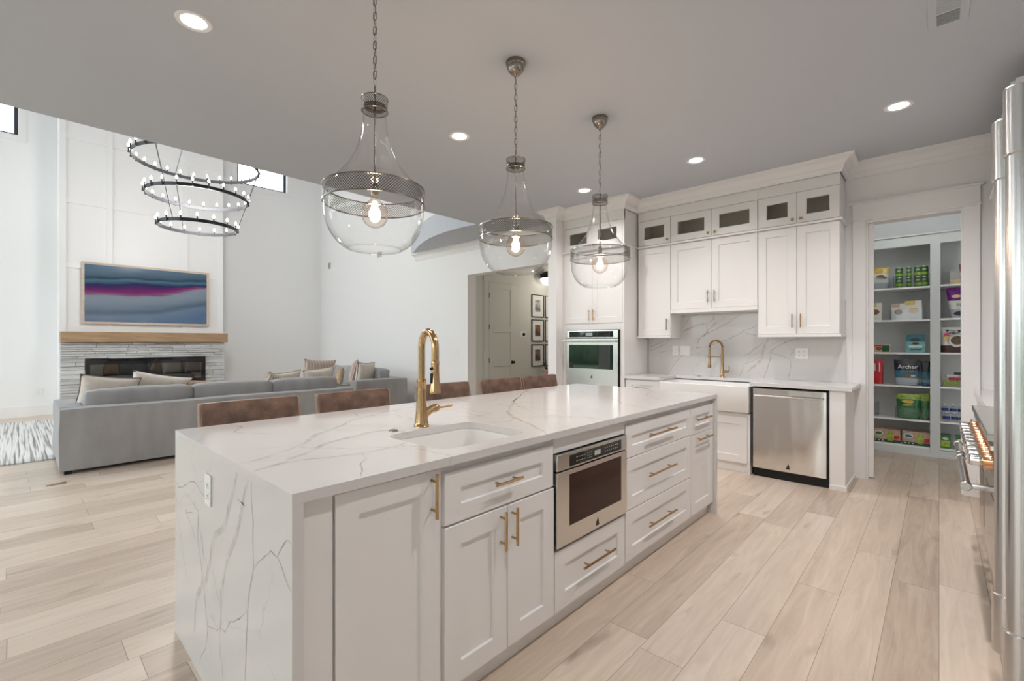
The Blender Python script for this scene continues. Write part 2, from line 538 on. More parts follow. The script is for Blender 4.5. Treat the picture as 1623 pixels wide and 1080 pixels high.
MMANT = wood_mat('oak_mantel', (0.30, 0.185, 0.10), (0.46, 0.30, 0.175), (1.2, 8, 14))
MPICF = wood_mat('pale_wood_frame', (0.52, 0.40, 0.30), (0.64, 0.52, 0.41))
MSTONE = stone_mat()
MSTONEB = M_('ledger_stone_pale', (0.63, 0.615, 0.60), 0.8, noise_amt=0.14, noise_scale=6, bump=0.6, bump_scale=40, stretch=(0.5, 1, 3))
MSTONEC = M_('ledger_stone_dark', (0.52, 0.505, 0.49), 0.8, noise_amt=0.2, noise_scale=6, bump=0.6, bump_scale=40, stretch=(0.5, 1, 3))
MTV = tv_mat()
MPORC = M_('white_fireclay', (0.82, 0.815, 0.80), 0.12)
MPLAST = M_('white_plastic', (0.82, 0.82, 0.80), 0.35)
MSLOT = M_('outlet_slot', (0.10, 0.10, 0.10), 0.5)
MWFR = M_('black_window_frame', (0.03, 0.04, 0.05), 0.4)
MCRYS = M_('crystal_media', (0.8, 0.82, 0.85), 0.1, noise_amt=0.3, noise_scale=40)
MGRASS = foliage_mat('lawn', (0.10, 0.16, 0.07), None)
MHEDGE = foliage_mat('hedge_leaves', (0.06, 0.12, 0.06), None)
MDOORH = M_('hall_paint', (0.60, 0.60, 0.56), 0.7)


# ------------------------------------------------------------------ floor, ceiling and walls
tag(struct('floor', B().box(-4.2, 10.6, -1.4, 12.1, -0.12, 0), MFLOOR), kind='structure')

ceil_pts = [(-4.2, -1.0), (5.73, -1.0), (5.73, 3.9), (5.4, 3.9), (5.4, 7.75), (5.25, 7.48), (5.09, 7.18), (4.93, 6.86), (4.81, 6.57), (4.71, 6.28), (4.635, 5.98),
            (4.59, 5.68), (4.575, 5.4), (4.58, 5.2), (4.60, 4.985), (-4.2, 4.985)]
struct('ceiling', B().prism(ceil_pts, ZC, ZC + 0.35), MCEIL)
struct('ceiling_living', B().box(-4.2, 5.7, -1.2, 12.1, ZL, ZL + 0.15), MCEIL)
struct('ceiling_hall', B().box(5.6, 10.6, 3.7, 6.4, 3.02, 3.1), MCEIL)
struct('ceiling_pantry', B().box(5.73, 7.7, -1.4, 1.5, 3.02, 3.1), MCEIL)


def wall_with_holes(name, axis, p0, p1, a0, a1, z0, z1, holes, mat):
    """wall slab normal to axis between p0 and p1, spanning a0..a1; holes (a0,a1,z0,z1)"""
    b = B()
    cuts = sorted({a0, a1, *[h[0] for h in holes], *[h[1] for h in holes]})
    for c0, c1 in zip(cuts, cuts[1:]):
        mid = (c0 + c1) / 2
        hs = sorted([(h[2], h[3]) for h in holes if h[0] < mid < h[1]])
        z = z0
        for h0, h1 in hs + [(z1, z1)]:
            if h0 > z + 1e-4:
                if axis == 'X':
                    b.box(p0, p1, c0, c1, z, h0)
                else:
                    b.box(c0, c1, p0, p1, z, h0)
            z = h1
    bmesh.ops.remove_doubles(b.bm, verts=b.bm.verts, dist=1e-5)
    return struct(name, b, mat)


wall_with_holes('wall_left', 'X', XL - 0.2, XL, -1.0, 12.0, 0, ZL, LEFT_WINDOWS, MW)
wall_with_holes('wall_pantry_door', 'X', 5.58, 5.73, -1.0, 4.0, 0, ZC, [(-0.154, 0.515, 0, 2.485)], MW)
struct('wall_range', B().box(-4.2, 5.73, -1.0, -0.85, 0, ZC), MW)
struct('wall_loft', B().box(5.4, 5.6, -1.0, 4.4, ZC + 0.05, ZL), MW)
struct('wall_loft_back', B().box(-4.2, 5.7, -1.15, -1.0, ZC, ZL), MW)
WIN1 = (-2.2, 0.035, 4.93, 5.65)
WIN2 = (3.46, 4.56, 4.98, 5.65)
wall_with_holes('wall_fireplace', 'Y', 11.8, 12.0, -4.2, 5.6, 0, ZL, [WIN1, WIN2], MW)
wall_with_holes('wall_living_right', 'X', 5.4, 5.6, 3.9, 12.0, 0, ZL, [(4.25, 6.07, 0, 2.498)], MW)
struct('wall_pillar', B().box(4.80, 5.58, 3.663, 3.80, 0, ZC), MTRIM)
struct('wall_hall_door', B().box(5.6, 10.6, 6.07, 6.2, 0, 3.05), MDOORH)
struct('wall_hall_end', B().box(10.4, 10.5, 3.7, 6.1, 0, 3.05), MDOORH)
struct('wall_hall_right', B().box(5.73, 10.4, 3.75, 3.9, 0, 3.05), MDOORH)
struct('wall_pantry_back', B().box(7.53, 7.65, -1.3, 1.3, 0, 3.05), MW)
struct('wall_pantry_left', B().box(5.73, 7.53, 1.2, 1.3, 0, 3.05), MW)
struct('wall_pantry_right', B().box(5.73, 7.53, -1.3, -1.2, 0, 3.05), MW)

# chimney breast with battens
CH0, CH1, CHY = 0.52, 3.01, 11.2
ch = struct('wall_chimney', B().box(CH0, CH1, CHY, 11.8, 0, ZL), MTRIM)
b = B()
T = 0.022
for x0, x1 in ((CH0, 0.606), (1.136, 1.222), (2.287, 2.383), (2.907, CH1)):
    b.box(x0, x1, CHY - T, CHY, 1.50, ZL, 0.002)
for x0, x1 in ((0.606, 1.136), (1.222, 2.287), (2.383, 2.907)):
    for z0, z1 in ((1.50, 1.59), (2.63, 2.72), (3.765, 3.855), (4.90, 4.99)):
        b.box(x0, x1, CHY - T + 0.001, CHY, z0, z1, 0.002)
struct('trim_1', b, MTRIM)

# baseboards
def base_board(name, x0, x1, y0, y1, h=0.19):
    struct(name, B().box(x0, x1, y0, y1, 0, h, 0.003), MTRIM)


base_board('baseboard_fireplace_left', -4.0, CH0, 11.782, 11.8)
base_board('baseboard_fireplace_right', CH1, 5.4, 11.782, 11.8)
base_board('baseboard_living_right', 5.382, 5.4, 6.07, 11.78)
base_board('baseboard_hall', 6.74, 10.4, 6.052, 6.07)


# crown moulding swept along a path in plan; profile is (distance from the wall, height)
def sweep(name, path, prof, mat, endcaps=True):
    b = B()
    n = len(path)
    P = [Vector((p[0], p[1], 0)) for p in path]
    rows = []
    for i in range(n):
        d0 = (P[i] - P[i - 1]).normalized() if i else None
        d1 = (P[i + 1] - P[i]).normalized() if i < n - 1 else None
        if d0 is None: d0 = d1
        if d1 is None: d1 = d0
        n0 = Vector((-d0.y, d0.x, 0)); n1 = Vector((-d1.y, d1.x, 0))
        mvec = (n0 + n1)
        mvec = mvec / max(1e-6, mvec.length_squared) * 2
        rows.append([b.bm.verts.new(P[i] + mvec * d + Vector((0, 0, z))) for d, z in prof])
    k = len(prof)
    for i in range(n - 1):
        for j in range(k):
            b.bm.faces.new((rows[i][j], rows[i + 1][j], rows[i + 1][(j + 1) % k], rows[i][(j + 1) % k]))
    if endcaps:
        b.bm.faces.new(rows[0]); b.bm.faces.new(rows[-1][::-1])
    return struct(name, b, mat)


cove = [(0.0, 2.915), (0.012, 2.915), (0.016, 2.935), (0.028, 2.955)]
for k in range(1, 7):
    a = k / 6 * PI / 2
    cove.append((0.028 + 0.072 * (1 - math.cos(a)), 2.955 + 0.065 * math.sin(a)))
cove += [(0.112, 3.025), (0.118, 3.049), (0.0, 3.049)]
sweep('trim_2', [(5.579, -0.85), (5.579, 0.672), (5.245, 0.672), (5.245, 2.752), (4.945, 2.752), (4.945, 3.655), (4.799, 3.655), (4.799, 3.808), (5.399, 3.808), (5.399, 7.6)], cove, MTRIM)

# door casings
b = B()
b.box(5.555, 5.58, 0.515, 0.618, 0, 2.49, 0.002)
b.box(5.555, 5.58, -0.257, -0.154, 0, 2.49, 0.002)
b.box(5.548, 5.58, -0.272, 0.633, 2.49, 2.508, 0.003)
b.box(5.555, 5.58, -0.257, 0.618, 2.508, 2.655, 0.001)
b.box(5.540, 5.58, -0.282, 0.643, 2.655, 2.675, 0.003)
b.box(5.58, 5.73, 0.50, 0.515, 0, 2.485, 0.001)
b.box(5.58, 5.73, -0.154, -0.142, 0, 2.485, 0.001)
b.box(5.58, 5.73, -0.142, 0.50, 2.47, 2.485, 0.001)
struct('trim_3', b, MTRIM)
# pocket door, mostly slid into the wall, with its black edge pull
d = struct('door_2', B().box(5.635, 5.675, 0.462, 0.60, 0.01, 2.469, 0.002), MTRIM)
obj('door_pull', B().box(5.645, 5.665, 0.4605, 0.4625, 0.86, 0.95, 0.0006), MBLK, d)


def window(name, axis, pos, a0, a1, z0, z1, casing=True, mull=0):
    """frame, glass and casing filling a wall hole; axis is the wall normal; pos the room-side face; the wall runs to pos+dep"""
    fr = B(); gl = B(); cs = B()
    p = pos
    def bx(bb, x0, x1, q0, q1, w0, w1, bev=0.002):
        if axis == 'Y':
            bb.box(x0, x1, q0, q1, w0, w1, bev)
        else:
            bb.box(q0, q1, x0, x1, w0, w1, bev)
    s = 1 if axis == 'Y' else -1
    q = sorted((p + s * 0.08, p + s * 0.14))
    w = 0.05
    bx(fr, a0, a0 + w, *q, z0, z1); bx(fr, a1 - w, a1, *q, z0, z1)
    bx(fr, a0 + w, a1 - w, *q, z0, z0 + w); bx(fr, a0 + w, a1 - w, *q, z1 - w, z1)
    for k in range(mull):
        xm = a0 + (a1 - a0) * (k + 1) / (mull + 1)
        bx(fr, xm - 0.04, xm + 0.04, *q, z0 + w, z1 - w)
    g = sorted((p + s * 0.105, p + s * 0.111))
    bx(gl, a0 + w, a1 - w, *g, z0 + w, z1 - w, 0)
    wn = struct(name, fr, MWFR)
    obj('pane', gl, MPANE, wn)
    if casing:
        c = sorted((p - s * 0.018, p))
        bx(cs, a0 - 0.10, a0, *c, z0 - 0.10, z1 + 0.10); bx(cs, a1, a1 + 0.10, *c, z0 - 0.10, z1 + 0.10)
        bx(cs, a0, a1, *c, z0 - 0.10, z0); bx(cs, a0, a1, *c, z1, z1 + 0.10)
        obj('casing', cs, MTRIM, wn)
    return wn


window('window_1', 'Y', 11.8, *WIN1)
window('window_2', 'Y', 11.8, *WIN2)
for i, (y0, y1, z0, z1) in enumerate(LEFT_WINDOWS):
    window('window_%d' % (i + 3), 'X', XL, y0, y1, z0, z1, casing=True, mull=1 if z0 < 1 else 0)

# outside the window wall: lawn and a hedge (seen only in reflections); pale paving added to whiten incoming light
tag(obj('lawn', B().box(-26, -9.0, -10, 22, -0.2, -0.13), MGRASS), 'green lawn outside the window wall', 'lawn', kind='structure')
tag(obj('bounce_ground', B().box(-8.99, -4.25, -10, 22, -0.2, -0.12), M_('bounce_concrete', (0.55, 0.54, 0.52), 0.8, noise_amt=0.08)), 'pale ground added outside the window wall to reflect neutral daylight indoors', 'bounce_ground', kind='structure')
b = B()
for k in range(34):
    y = -8.5 + k * 0.9
    b.sphere((-15.5 + random.uniform(-0.4, 0.4), y, random.uniform(0.5, 1.1)), random.uniform(0.9, 1.25), u=14, v=9, sc=(1, 1, 1.35))
for v in b.bm.verts:
    v.co += Vector(noise.noise_vector(v.co * 1.7)) * 0.25
    v.co.z = max(v.co.z, -0.15)
tag(obj('hedge', b, MHEDGE, smooth=180), 'green hedge growing along the lawn outside the windows', 'hedge', kind='stuff')


# ------------------------------------------------------------------ shared joinery
def shaker(name, parent, x0, x1, z0, z1, y=0.0, t=0.02, rail=0.075, rt=None, pane=False, mat=None):
    """framed front in the x-z plane, face at y, body to y+t; recessed panel or glass"""
    rt = rail if rt is None else rt
    b = B(); bm = b.bm
    c = 0.002
    def rect(ix, iz, yy):
        return [bm.verts.new((x0 + ix, yy, z0 + iz)), bm.verts.new((x1 - ix, yy, z0 + iz)), bm.verts.new((x1 - ix, yy, z1 - iz)), bm.verts.new((x0 + ix, yy, z1 - iz))]
    loops = [rect(0, 0, y + t), rect(0, 0, y + c), rect(c, c, y), rect(rail, rt, y), rect(rail + 0.003, rt + 0.003, y + 0.010)]
    if pane:
        loops.append(rect(rail + 0.003, rt + 0.003, y + t))
        loops.append(loops[0])
    for a, q in zip(loops, loops[1:]):
        b.bridge(a, q)
    if not pane:
        bm.faces.new(loops[-1]); bm.faces.new(loops[0][::-1])
    d = obj(name, b, mat or MCAB, parent)
    if pane:
        obj('glass_pane', B().box(x0 + rail - 0.004, x1 - rail + 0.004, y + 0.012, y + 0.016, z0 + rt - 0.004, z1 - rt + 0.004), MCPANE, d)
    return d


def bar_pull(parent, x, z, length, vertical, y=0.0, r=0.006, off=0.032, name='handle', label=None):
    b = B()
    h = length / 2
    if vertical:
        b.tube([(x, y - off, z - h), (x, y - off, z + h)], r, 8)
        for s in (-1, 1):
            b.tube([(x, y, z + s * h * 0.66), (x, y - off, z + s * h * 0.66)], r * 0.75, 8)
    else:
        b.tube([(x - h, y - off, z), (x + h, y - off, z)], r, 8)
        for s in (-1, 1):
            b.tube([(x + s * h * 0.66, y, z), (x + s * h * 0.66, y - off, z)], r * 0.75, 8)
    o = obj(name, b, MBRASSH, parent, smooth=40)
    if label: o['label'] = label
    return o


def emblem(parent, x, y, z, s=1.0):
    """small dark pointed maker's mark, like a flame over a base line"""
    b = B()
    for pts in ([(-0.016, 0), (0.016, 0), (0.014, 0.012), (0.004, 0.015), (-0.010, 0.012)], [(-0.002, 0.016), (0.012, 0.016), (0.009, 0.030), (0.003, 0.045), (-0.001, 0.032)], [(-0.013, 0.014), (-0.004, 0.018), (-0.004, 0.028), (-0.009, 0.022)]):
        a = [b.bm.verts.new((x + p[0] * s, y, z + p[1] * s)) for p in pts]
        c = [b.bm.verts.new((x + p[0] * s, y + 0.0012, z + p[1] * s)) for p in pts]
        b.bm.faces.new(a); b.bm.faces.new(c[::-1]); b.bridge(a, c)
    o = obj('emblem', b, MBLK, parent)
    o['label'] = 'small black maker mark'
    return o


def fractal(pts, depth=3, amp=0.12):
    pts = [Vector((p[0], p[1])) for p in pts]
    for _ in range(depth):
        out = [pts[0]]
        for a, c in zip(pts, pts[1:]):
            d = c - a
            nrm = Vector((-d.y, d.x))
            out += [(a + c) / 2 + nrm * random.uniform(-amp, amp), c]
        pts = out
    return pts


def vein(b, pts, w, to3, m, lift):
    """a vein inlaid in the slab's own mesh, along a broken line, width tapering at its ends"""
    P = fractal(pts, 3, 0.055)
    n = len(P)
    prev = None
    for i, p in enumerate(P):
        t = (P[min(i + 1, n - 1)] - P[max(i - 1, 0)])
        if t.length < 1e-6: continue
        t.normalize()
        nn = Vector((-t.y, t.x))
        e = min(1.0, 0.35 + 4.0 * min(i, n - 1 - i) / n)
        ww = w * e * random.uniform(0.7, 1.15) / 2
        row = [b.bm.verts.new(to3(p + nn * ww, lift)), b.bm.verts.new(to3(p - nn * ww, lift))]
        if prev:
            b.bm.faces.new((prev[0], row[0], row[1], prev[1])).material_index = m
        prev = row


# ------------------------------------------------------------------ kitchen island
IX0, IX1, IY0, IY1 = 0.498, 3.685, 1.255, 2.563
ZT, TH = 0.920, 0.030
SKX0, SKX1, SKY0, SKY1, SKR = 1.075, 1.565, 1.345, 1.75, 0.07


def rounded(x0, x1, y0, y1, r, n=6):
    o = []
    for cx, cy, a0 in ((x1 - r, y1 - r, 0), (x0 + r, y1 - r, 90), (x0 + r, y0 + r, 180), (x1 - r, y0 + r, 270)):
        for k in range(n + 1):
            a = R(a0 + 90 * k / n)
            o.append((cx + r * math.cos(a), cy + r * math.sin(a)))
    return o


isl = thing('island_worktop', 'white veined quartz waterfall worktop of the kitchen island, panels to the floor at both ends', 'worktop', (0, 0, 0))
b = B(); bm = b.bm
hole = rounded(SKX0, SKX1, SKY0, SKY1, SKR)
outer = [(IX0, IY0), (IX1, IY0), (IX1, IY1), (IX0, IY1)]


def plate_with_hole(bm, outer, hole, z, m=0):
    """flat face between a rectangle and a convex hole, split in four side regions"""
    ov = [bm.verts.new((p[0], p[1], z)) for p in outer]
    hv = [bm.verts.new((p[0], p[1], z)) for p in hole]
    n = len(hv) // 4
    q = {'ne': hv[0:n], 'nw': hv[n:2 * n], 'sw': hv[2 * n:3 * n], 'se': hv[3 * n:4 * n]}
    mid = lambda l: len(l) // 2
    ne, nw, sw, se = q['ne'], q['nw'], q['sw'], q['se']
    k = mid(ne)
    o_sw, o_se, o_ne, o_nw = ov
    faces = [[o_sw, o_se] + (se[:k + 1])[::-1] + (sw[k:])[::-1],
             [o_se, o_ne] + (ne[:k + 1])[::-1] + (se[k:])[::-1],
             [o_ne, o_nw] + (nw[:k + 1])[::-1] + (ne[k:])[::-1],
             [o_nw, o_sw] + (sw[:k + 1])[::-1] + (nw[k:])[::-1]]
    for f in faces:
        bm.faces.new(f).material_index = m
    return ov, hv


ot, ht = plate_with_hole(bm, outer, hole, ZT)
ob_, hb = plate_with_hole(bm, outer, hole, ZT - TH)
b.bridge(ot, ob_); b.bridge(ht, hb)
S0 = 0.5
top3 = lambda p, l: Vector((p[0] + S0 - ZT, p[1], ZT + l))     # unrolled (s, y) onto the top
end3 = lambda p, l: Vector((IX0 - l, p[1], p[0]))                    # (s, y) onto the near end
LF = 0.0004
for pts, w, m in (
        ([(0.922, 1.693), (1.015, 1.72), (1.20, 1.845), (1.31, 1.99), (1.41, 2.053), (1.573, 2.194), (1.86, 2.34), (2.3, 2.42)], 0.020, 1),
        ([(0.922, 1.565), (1.012, 1.60), (1.151, 1.69), (1.30, 1.80), (1.47, 1.86), (1.62, 1.85)], 0.022, 1),
        ([(2.9, 2.25), (2.723, 2.124), (2.50, 1.95), (2.368, 1.837), (2.23, 1.67), (2.088, 1.396), (2.003, 1.262)], 0.020, 1),
        ([(1.012, 1.602), (1.093, 1.595), (1.275, 1.53), (1.25, 1.46), (1.196, 1.404), (1.162, 1.33), (1.12, 1.262)], 0.005, 2),
        ([(1.275, 1.53), (1.36, 1.53), (1.49, 1.56)], 0.005, 2),
        ([(3.42, 2.556), (3.0, 2.3), (2.656, 2.045), (2.45, 1.72)], 0.007, 2),
        ([(3.0, 1.262), (3.1, 1.5), (3.35, 1.75), (3.5, 2.1), (3.95, 2.3)], 0.010, 1),
        ([(3.5, 1.262), (3.45, 1.4), (3.6, 1.6), (4.09, 1.75)], 0.006, 2),
        ([(1.10, 2.55), (1.15, 2.42), (1.08, 2.3), (1.14, 2.2), (1.22, 2.12)], 0.005, 2),
        ([(1.7, 2.55), (1.74, 2.45), (1.68, 2.3), (1.85, 2.2), (1.83, 2.0), (1.72, 1.95)], 0.004, 2),
        ([(2.23, 1.67), (2.4, 1.55), (2.5, 1.4), (2.47, 1.262)], 0.005, 2),
        ([(1.176 + 0.85, 1.635), (2.14, 1.6), (2.25, 1.68)], 0.004, 2)):
    vein(b, pts, w, top3, m, LF)
bmesh.ops.recalc_face_normals(bm, faces=[f for f in bm.faces if f.material_index == 0])
o = obj('worktop_slab', b, [MQ, MV, MVT], isl, recalc=False)
for x0, x1, nm in ((IX0, IX0 + TH, 'near'), (IX1 - TH, IX1, 'far')):
    b = B().box(x0, x1, IY0, IY1, 0, ZT - TH - 0.0002)
    bmesh.ops.recalc_face_normals(b.bm, faces=b.bm.faces)
    if nm == 'near':
        for pts, w, m in (
                ([(0.0, 1.70), (0.123, 2.10 - 0.36), (0.20, 1.715), (0.29, 1.80), (0.36, 1.90), (0.418, 1.965)], 0.0, 1),
                ([(0.13, 2.235), (0.29, 2.204), (0.37, 2.12), (0.418, 2.054), (0.505, 2.008), (0.605, 1.963), (0.694, 1.824), (0.828, 1.736), (0.889, 1.70)], 0.026, 1),
                ([(0.285, 1.885), (0.43, 1.878), (0.547, 1.824), (0.678, 1.712), (0.759, 1.665), (0.853, 1.621), (0.889, 1.59)], 0.022, 1),
                ([(0.889, 1.567), (0.768, 1.547), (0.624, 1.545), (0.465, 1.600), (0.34, 1.61), (0.02, 1.615)], 0.005, 2),
                ([(0.628, 1.537), (0.70, 1.44), (0.726, 1.404), (0.720, 1.36), (0.747, 1.336), (0.790, 1.285), (0.785, 1.258)], 0.005, 2),
                ([(0.72, 1.35), (0.68, 1.30), (0.66, 1.258)], 0.004, 2),
                ([(0.69, 2.56), (0.67, 2.50), (0.686, 2.434), (0.74, 2.3), (0.75, 2.2), (0.72, 2.06), (0.73, 1.97)], 0.005, 2),
                ([(0.673, 2.353), (0.649, 2.169), (0.541, 2.187), (0.464, 2.135), (0.237, 2.038), (0.143, 2.07), (0.032, 2.169)], 0.004, 2),
                ([(0.30, 1.885), (0.31, 1.83), (0.37, 1.77), (0.40, 1.71), (0.43, 1.66), (0.465, 1.615)], 0.005, 2),
                ([(0.24, 2.05), (0.262, 1.97), (0.275, 1.92), (0.30, 1.885)], 0.004, 2),
                ([(0.80, 1.62), (0.805, 1.70)], 0.004, 2),
                ([(0.62, 2.25), (0.60, 2.38), (0.57, 2.30), (0.52, 2.21)], 0.004, 2),
                ([(0.50, 2.0), (0.42, 1.93), (0.38, 1.885)], 0.003, 2),
                ([(0.26, 1.9), (0.1, 1.83), (0.02, 1.80)], 0.004, 2),
                ([(0.62, 2.18), (0.5, 2.10), (0.46, 2.03)], 0.003, 2),
                ([(0.6, 2.545), (0.45, 2.45), (0.3, 2.33)], 0.003, 2)):
            if w: vein(b, pts, w, end3, m, LF)
    p = obj('end_panel', b, [MQ, MV, MVT], isl, recalc=False)

# sink bowl, undermounted
sk = B()
loops = []
for (ins, z) in ((-0.02, ZT - TH - 0.001), (0.004, ZT - TH - 0.001), (0.006, 0.86), (0.012, 0.74), (0.035, 0.705), (0.12, 0.70)):
    loops.append([sk.bm.verts.new((p[0], p[1], z)) for p in rounded(SKX0 + ins, SKX1 - ins, SKY0 + ins, SKY1 - ins, max(0.02, SKR - ins * 0.3))])
for a, c in zip(loops, loops[1:]):
    sk.bridge(a, c)
sk.bm.faces.new(loops[-1])
so = thing('island_sink', 'small white undermount sink sunk in the island worktop', 'sink', (0, 0, 0))
obj('bowl', sk, MPORC, so, smooth=40)
obj('drain', B().lathe([(0.0, 0.703), (0.035, 0.704), (0.045, 0.7015)], 20, (1.32, 1.545, 0)), MCHROME, so, smooth=40)

# island carcass and fronts (local = world here, fronts face -Y)
YF = 1.275
ic = thing('island_cabinet', 'long white shaker island cabinet with drawers and doors under the quartz', 'cabinet', (0, 0, 0))
b = B()
b.box(IX0 + TH + 0.001, 0.622, YF + 0.006, 2.2, 0.0, 0.888)             # filler at the near end
b.box(0.622, 1.60, YF + 0.021, 1.325, 0.075, 0.888)                        # face behind the first fronts
b.box(0.622, 1.655, 1.80, 2.2, 0.075, 0.888)
b.box(0.622, 1.655, 1.325, 1.80, 0.075, 0.66)
b.box(1.60, 1.66, YF + 0.021, 1.80, 0.075, 0.888)
b.box(1.66, 2.298, YF + 0.006, 2.2, 0.815, 0.888)
b.box(1.66, 2.298, YF + 0.021, 2.2, 0.075, 0.368)
b.box(1.66, 2.298, 1.80, 2.2, 0.368, 0.815)
b.box(2.298, IX1 - TH - 0.001, YF + 0.021, 2.2, 0.075, 0.888)
b.box(0.622, IX1 - TH - 0.001, 1.318, 2.2, 0.0, 0.075)                    # plinth
obj('carcass', b, MCAB, ic)
d = shaker('door', ic, 0.628, 1.008, 0.088, 0.882, YF)
bar_pull(d, 0.969, 0.799, 0.151, True, YF)
d = shaker('drawer', ic, 1.028, 1.650, 0.672, 0.858, YF, rt=0.062)
bar_pull(d, 1.332, 0.771, 0.151, False, YF)
d = shaker('door', ic, 1.028, 1.347, 0.088, 0.664, YF)
bar_pull(d, 1.308, 0.579, 0.151, True, YF)
d = shaker('door', ic, 1.351, 1.655, 0.088, 0.664, YF)
bar_pull(d, 1.375, 0.579, 0.151, True, YF)
d = shaker('drawer', ic, 1.663, 2.293, 0.088, 0.366, YF)
bar_pull(d, 1.995, 0.238, 0.29, False, YF)
for z0, z1, rt in ((0.672, 0.856, 0.062), (0.377, 0.668, 0.07), (0.094, 0.373, 0.07)):
    d = shaker('drawer', ic, 2.303, 3.216, z0, z1, YF, rt=rt)
    bar_pull(d, 2.72, {0.672: 0.770, 0.377: 0.534, 0.094: 0.238}[z0], 0.38, False, YF)
d = shaker('drawer', ic, 3.222, 3.652, 0.664, 0.853, YF, rt=0.058)
bar_pull(d, 3.403, 0.770, 0.27, False, YF)
d = shaker('pull_out_door', ic, 3.222, 3.652, 0.094, 0.660, YF)
bar_pull(d, 3.425, 0.626, 0.255, False, YF)

# microwave drawer
mw = thing('microwave_drawer', 'stainless microwave drawer built into the island front', 'microwave', (0, 0, 0))
b = B().box(1.670, 2.290, YF + 0.012, 1.79, 0.375, 0.812)
obj('housing', b, MBLK, mw)
b = B()
b.box(1.664, 2.297, YF - 0.012, YF + 0.011, 0.733, 0.809, 0.003)
cp = obj('control_panel', b, MSTEEL, mw)
obj('display_glass', B().box(1.758, 2.231, YF - 0.0135, YF - 0.0121, 0.742, 0.794), MBLKG, cp)
ML = emit_mat('display_glow', (0.75, 0.72, 0.62), 0.35)
b = B().box(1.968, 2.022, YF - 0.0142, YF - 0.0136, 0.756, 0.780)
for i in range(4):
    for j in range(2):
        b.box(1.81 + i * 0.022, 1.822 + i * 0.022, YF - 0.0142, YF - 0.0136, 0.757 + j * 0.018, 0.7595 + j * 0.018)
for i in range(7):
    for j in range(2):
        b.box(2.065 + i * 0.02, 2.071 + i * 0.02, YF - 0.0142, YF - 0.0136, 0.757 + j * 0.018, 0.763 + j * 0.018)
for i in range(3):
    for j in range(3):
        b.box(1.905 + i * 0.016, 1.912 + i * 0.016, YF - 0.0142, YF - 0.0136, 0.754 + j * 0.012, 0.757 + j * 0.012)
tag(obj('display_marks', b, ML, cp), kind='stuff')
b = B(); bm = b.bm
b.box(1.664, 2.297, YF - 0.012, YF + 0.011, 0.382, 0.727, 0.003)
dr = obj('drawer_front', b, MSTEEL, mw)
MDG = M_('dark_oven_window', (0.030, 0.008, 0.005), 0.05, spec=0.25)
obj('window_glass', B().box(1.758, 2.231, YF - 0.0135, YF - 0.0121, 0.467, 0.704), MDG, dr)
emblem(dr, 1.997, YF - 0.0135, 0.400, 0.85)

# outlet on the end panel, vertical plate
ou = thing('power_outlet', 'tall white outlet plate on the near end of the island', 'outlet', (0.4975, 2.02, 0.765), R(-90))


def outlet_parts(root, w=0.07, h=0.115, y=0.0, gangs=1, rocker=False):
    obj('plate', B().box(-w / 2, w / 2, y - 0.006, y - 0.0002, -h / 2, h / 2, 0.002), MPLAST, root)
    for g in range(gangs):
        gx = (g - (gangs - 1) / 2) * 0.046
        if rocker:
            obj('rocker', B().box(gx - 0.015, gx + 0.015, y - 0.0085, y - 0.006, -0.032, 0.032, 0.001), MPLAST, root)
        else:
            for s in (-1, 1):
                b = B().box(gx - 0.0165, gx + 0.0165, y - 0.0075, y - 0.0058, s * 0.02 - 0.015, s * 0.02 + 0.014, 0.0015)
                for k in (-1, 1):
                    b.box(gx + k * 0.006 - 0.0012, gx + k * 0.006 + 0.0012, y - 0.0080, y - 0.0074, s * 0.02 - 0.004, s * 0.02 + 0.005, m=1)
                b.box(gx - 0.002, gx + 0.002, y - 0.0080, y - 0.0074, s * 0.02 - 0.012, s * 0.02 - 0.008, m=1)
                obj('socket', b, [MPLAST, MSLOT], root)


outlet_parts(ou)


# ------------------------------------------------------------------ faucets
def spout_pts(x, y, z0, zc, r, z1, dx, dy, n=14):
    """up, over a half circle towards (dx,dy), and down"""
    pts = [Vector((x, y, z0)), Vector((x, y, (z0 + zc) / 2))]
    for k in range(n + 1):
        a = PI * k / n
        d = r * (1 - math.cos(a))
        pts.append(Vector((x + dx * d, y + dy * d, zc + r * 1.15 * math.sin(a))))
    pts.append(Vector((x + dx * 2 * r, y + dy * 2 * r, z1)))
    return pts


f = thing('island_faucet', 'tall brushed brass gooseneck faucet on the island worktop', 'faucet', (1.318, 1.81, ZT))
obj('base', B().lathe([(0, 0.0), (0.037, 0.0), (0.037, 0.005), (0.034, 0.008), (0.032, 0.02), (0.0265, 0.07), (0.0225, 0.12), (0.0205, 0.17), (0.0205, 0.2), (0.022, 0.202), (0.022, 0.226), (0.0195, 0.228), (0, 0.228)], 28), MBRASS, f, smooth=40)
sp = spout_pts(0, 0, 0.22, 0.375, 0.066, 0.315, -0.15, -0.989)
obj('spout', B().tube(sp, 0.0165, 16), MBRASS, f, smooth=60)
ex, ey = sp[-1].x, sp[-1].y
hd = obj('spray_head', B().lathe([(0, 0.318), (0.017, 0.318), (0.0185, 0.314), (0.0185, 0.300), (0.0175, 0.295), (0.0185, 0.25), (0.022, 0.205), (0.0265, 0.18), (0.0265, 0.172), (0.022, 0.170), (0, 0.172)], 24, (ex, ey, 0)), MBRASS, f, smooth=40)
obj('spray_button', B().box(ex - 0.026, ex - 0.016, ey - 0.006, ey + 0.006, 0.215, 0.262, 0.003).sphere((ex - 0.022, ey, 0.282), 0.0075), MBLK, hd, smooth=60)
b = B().tube([(0.015, 0, 0.055), (0.055, -0.002, 0.078), (0.075, -0.002, 0.080)], [0.022, 0.018, 0.021], 16)
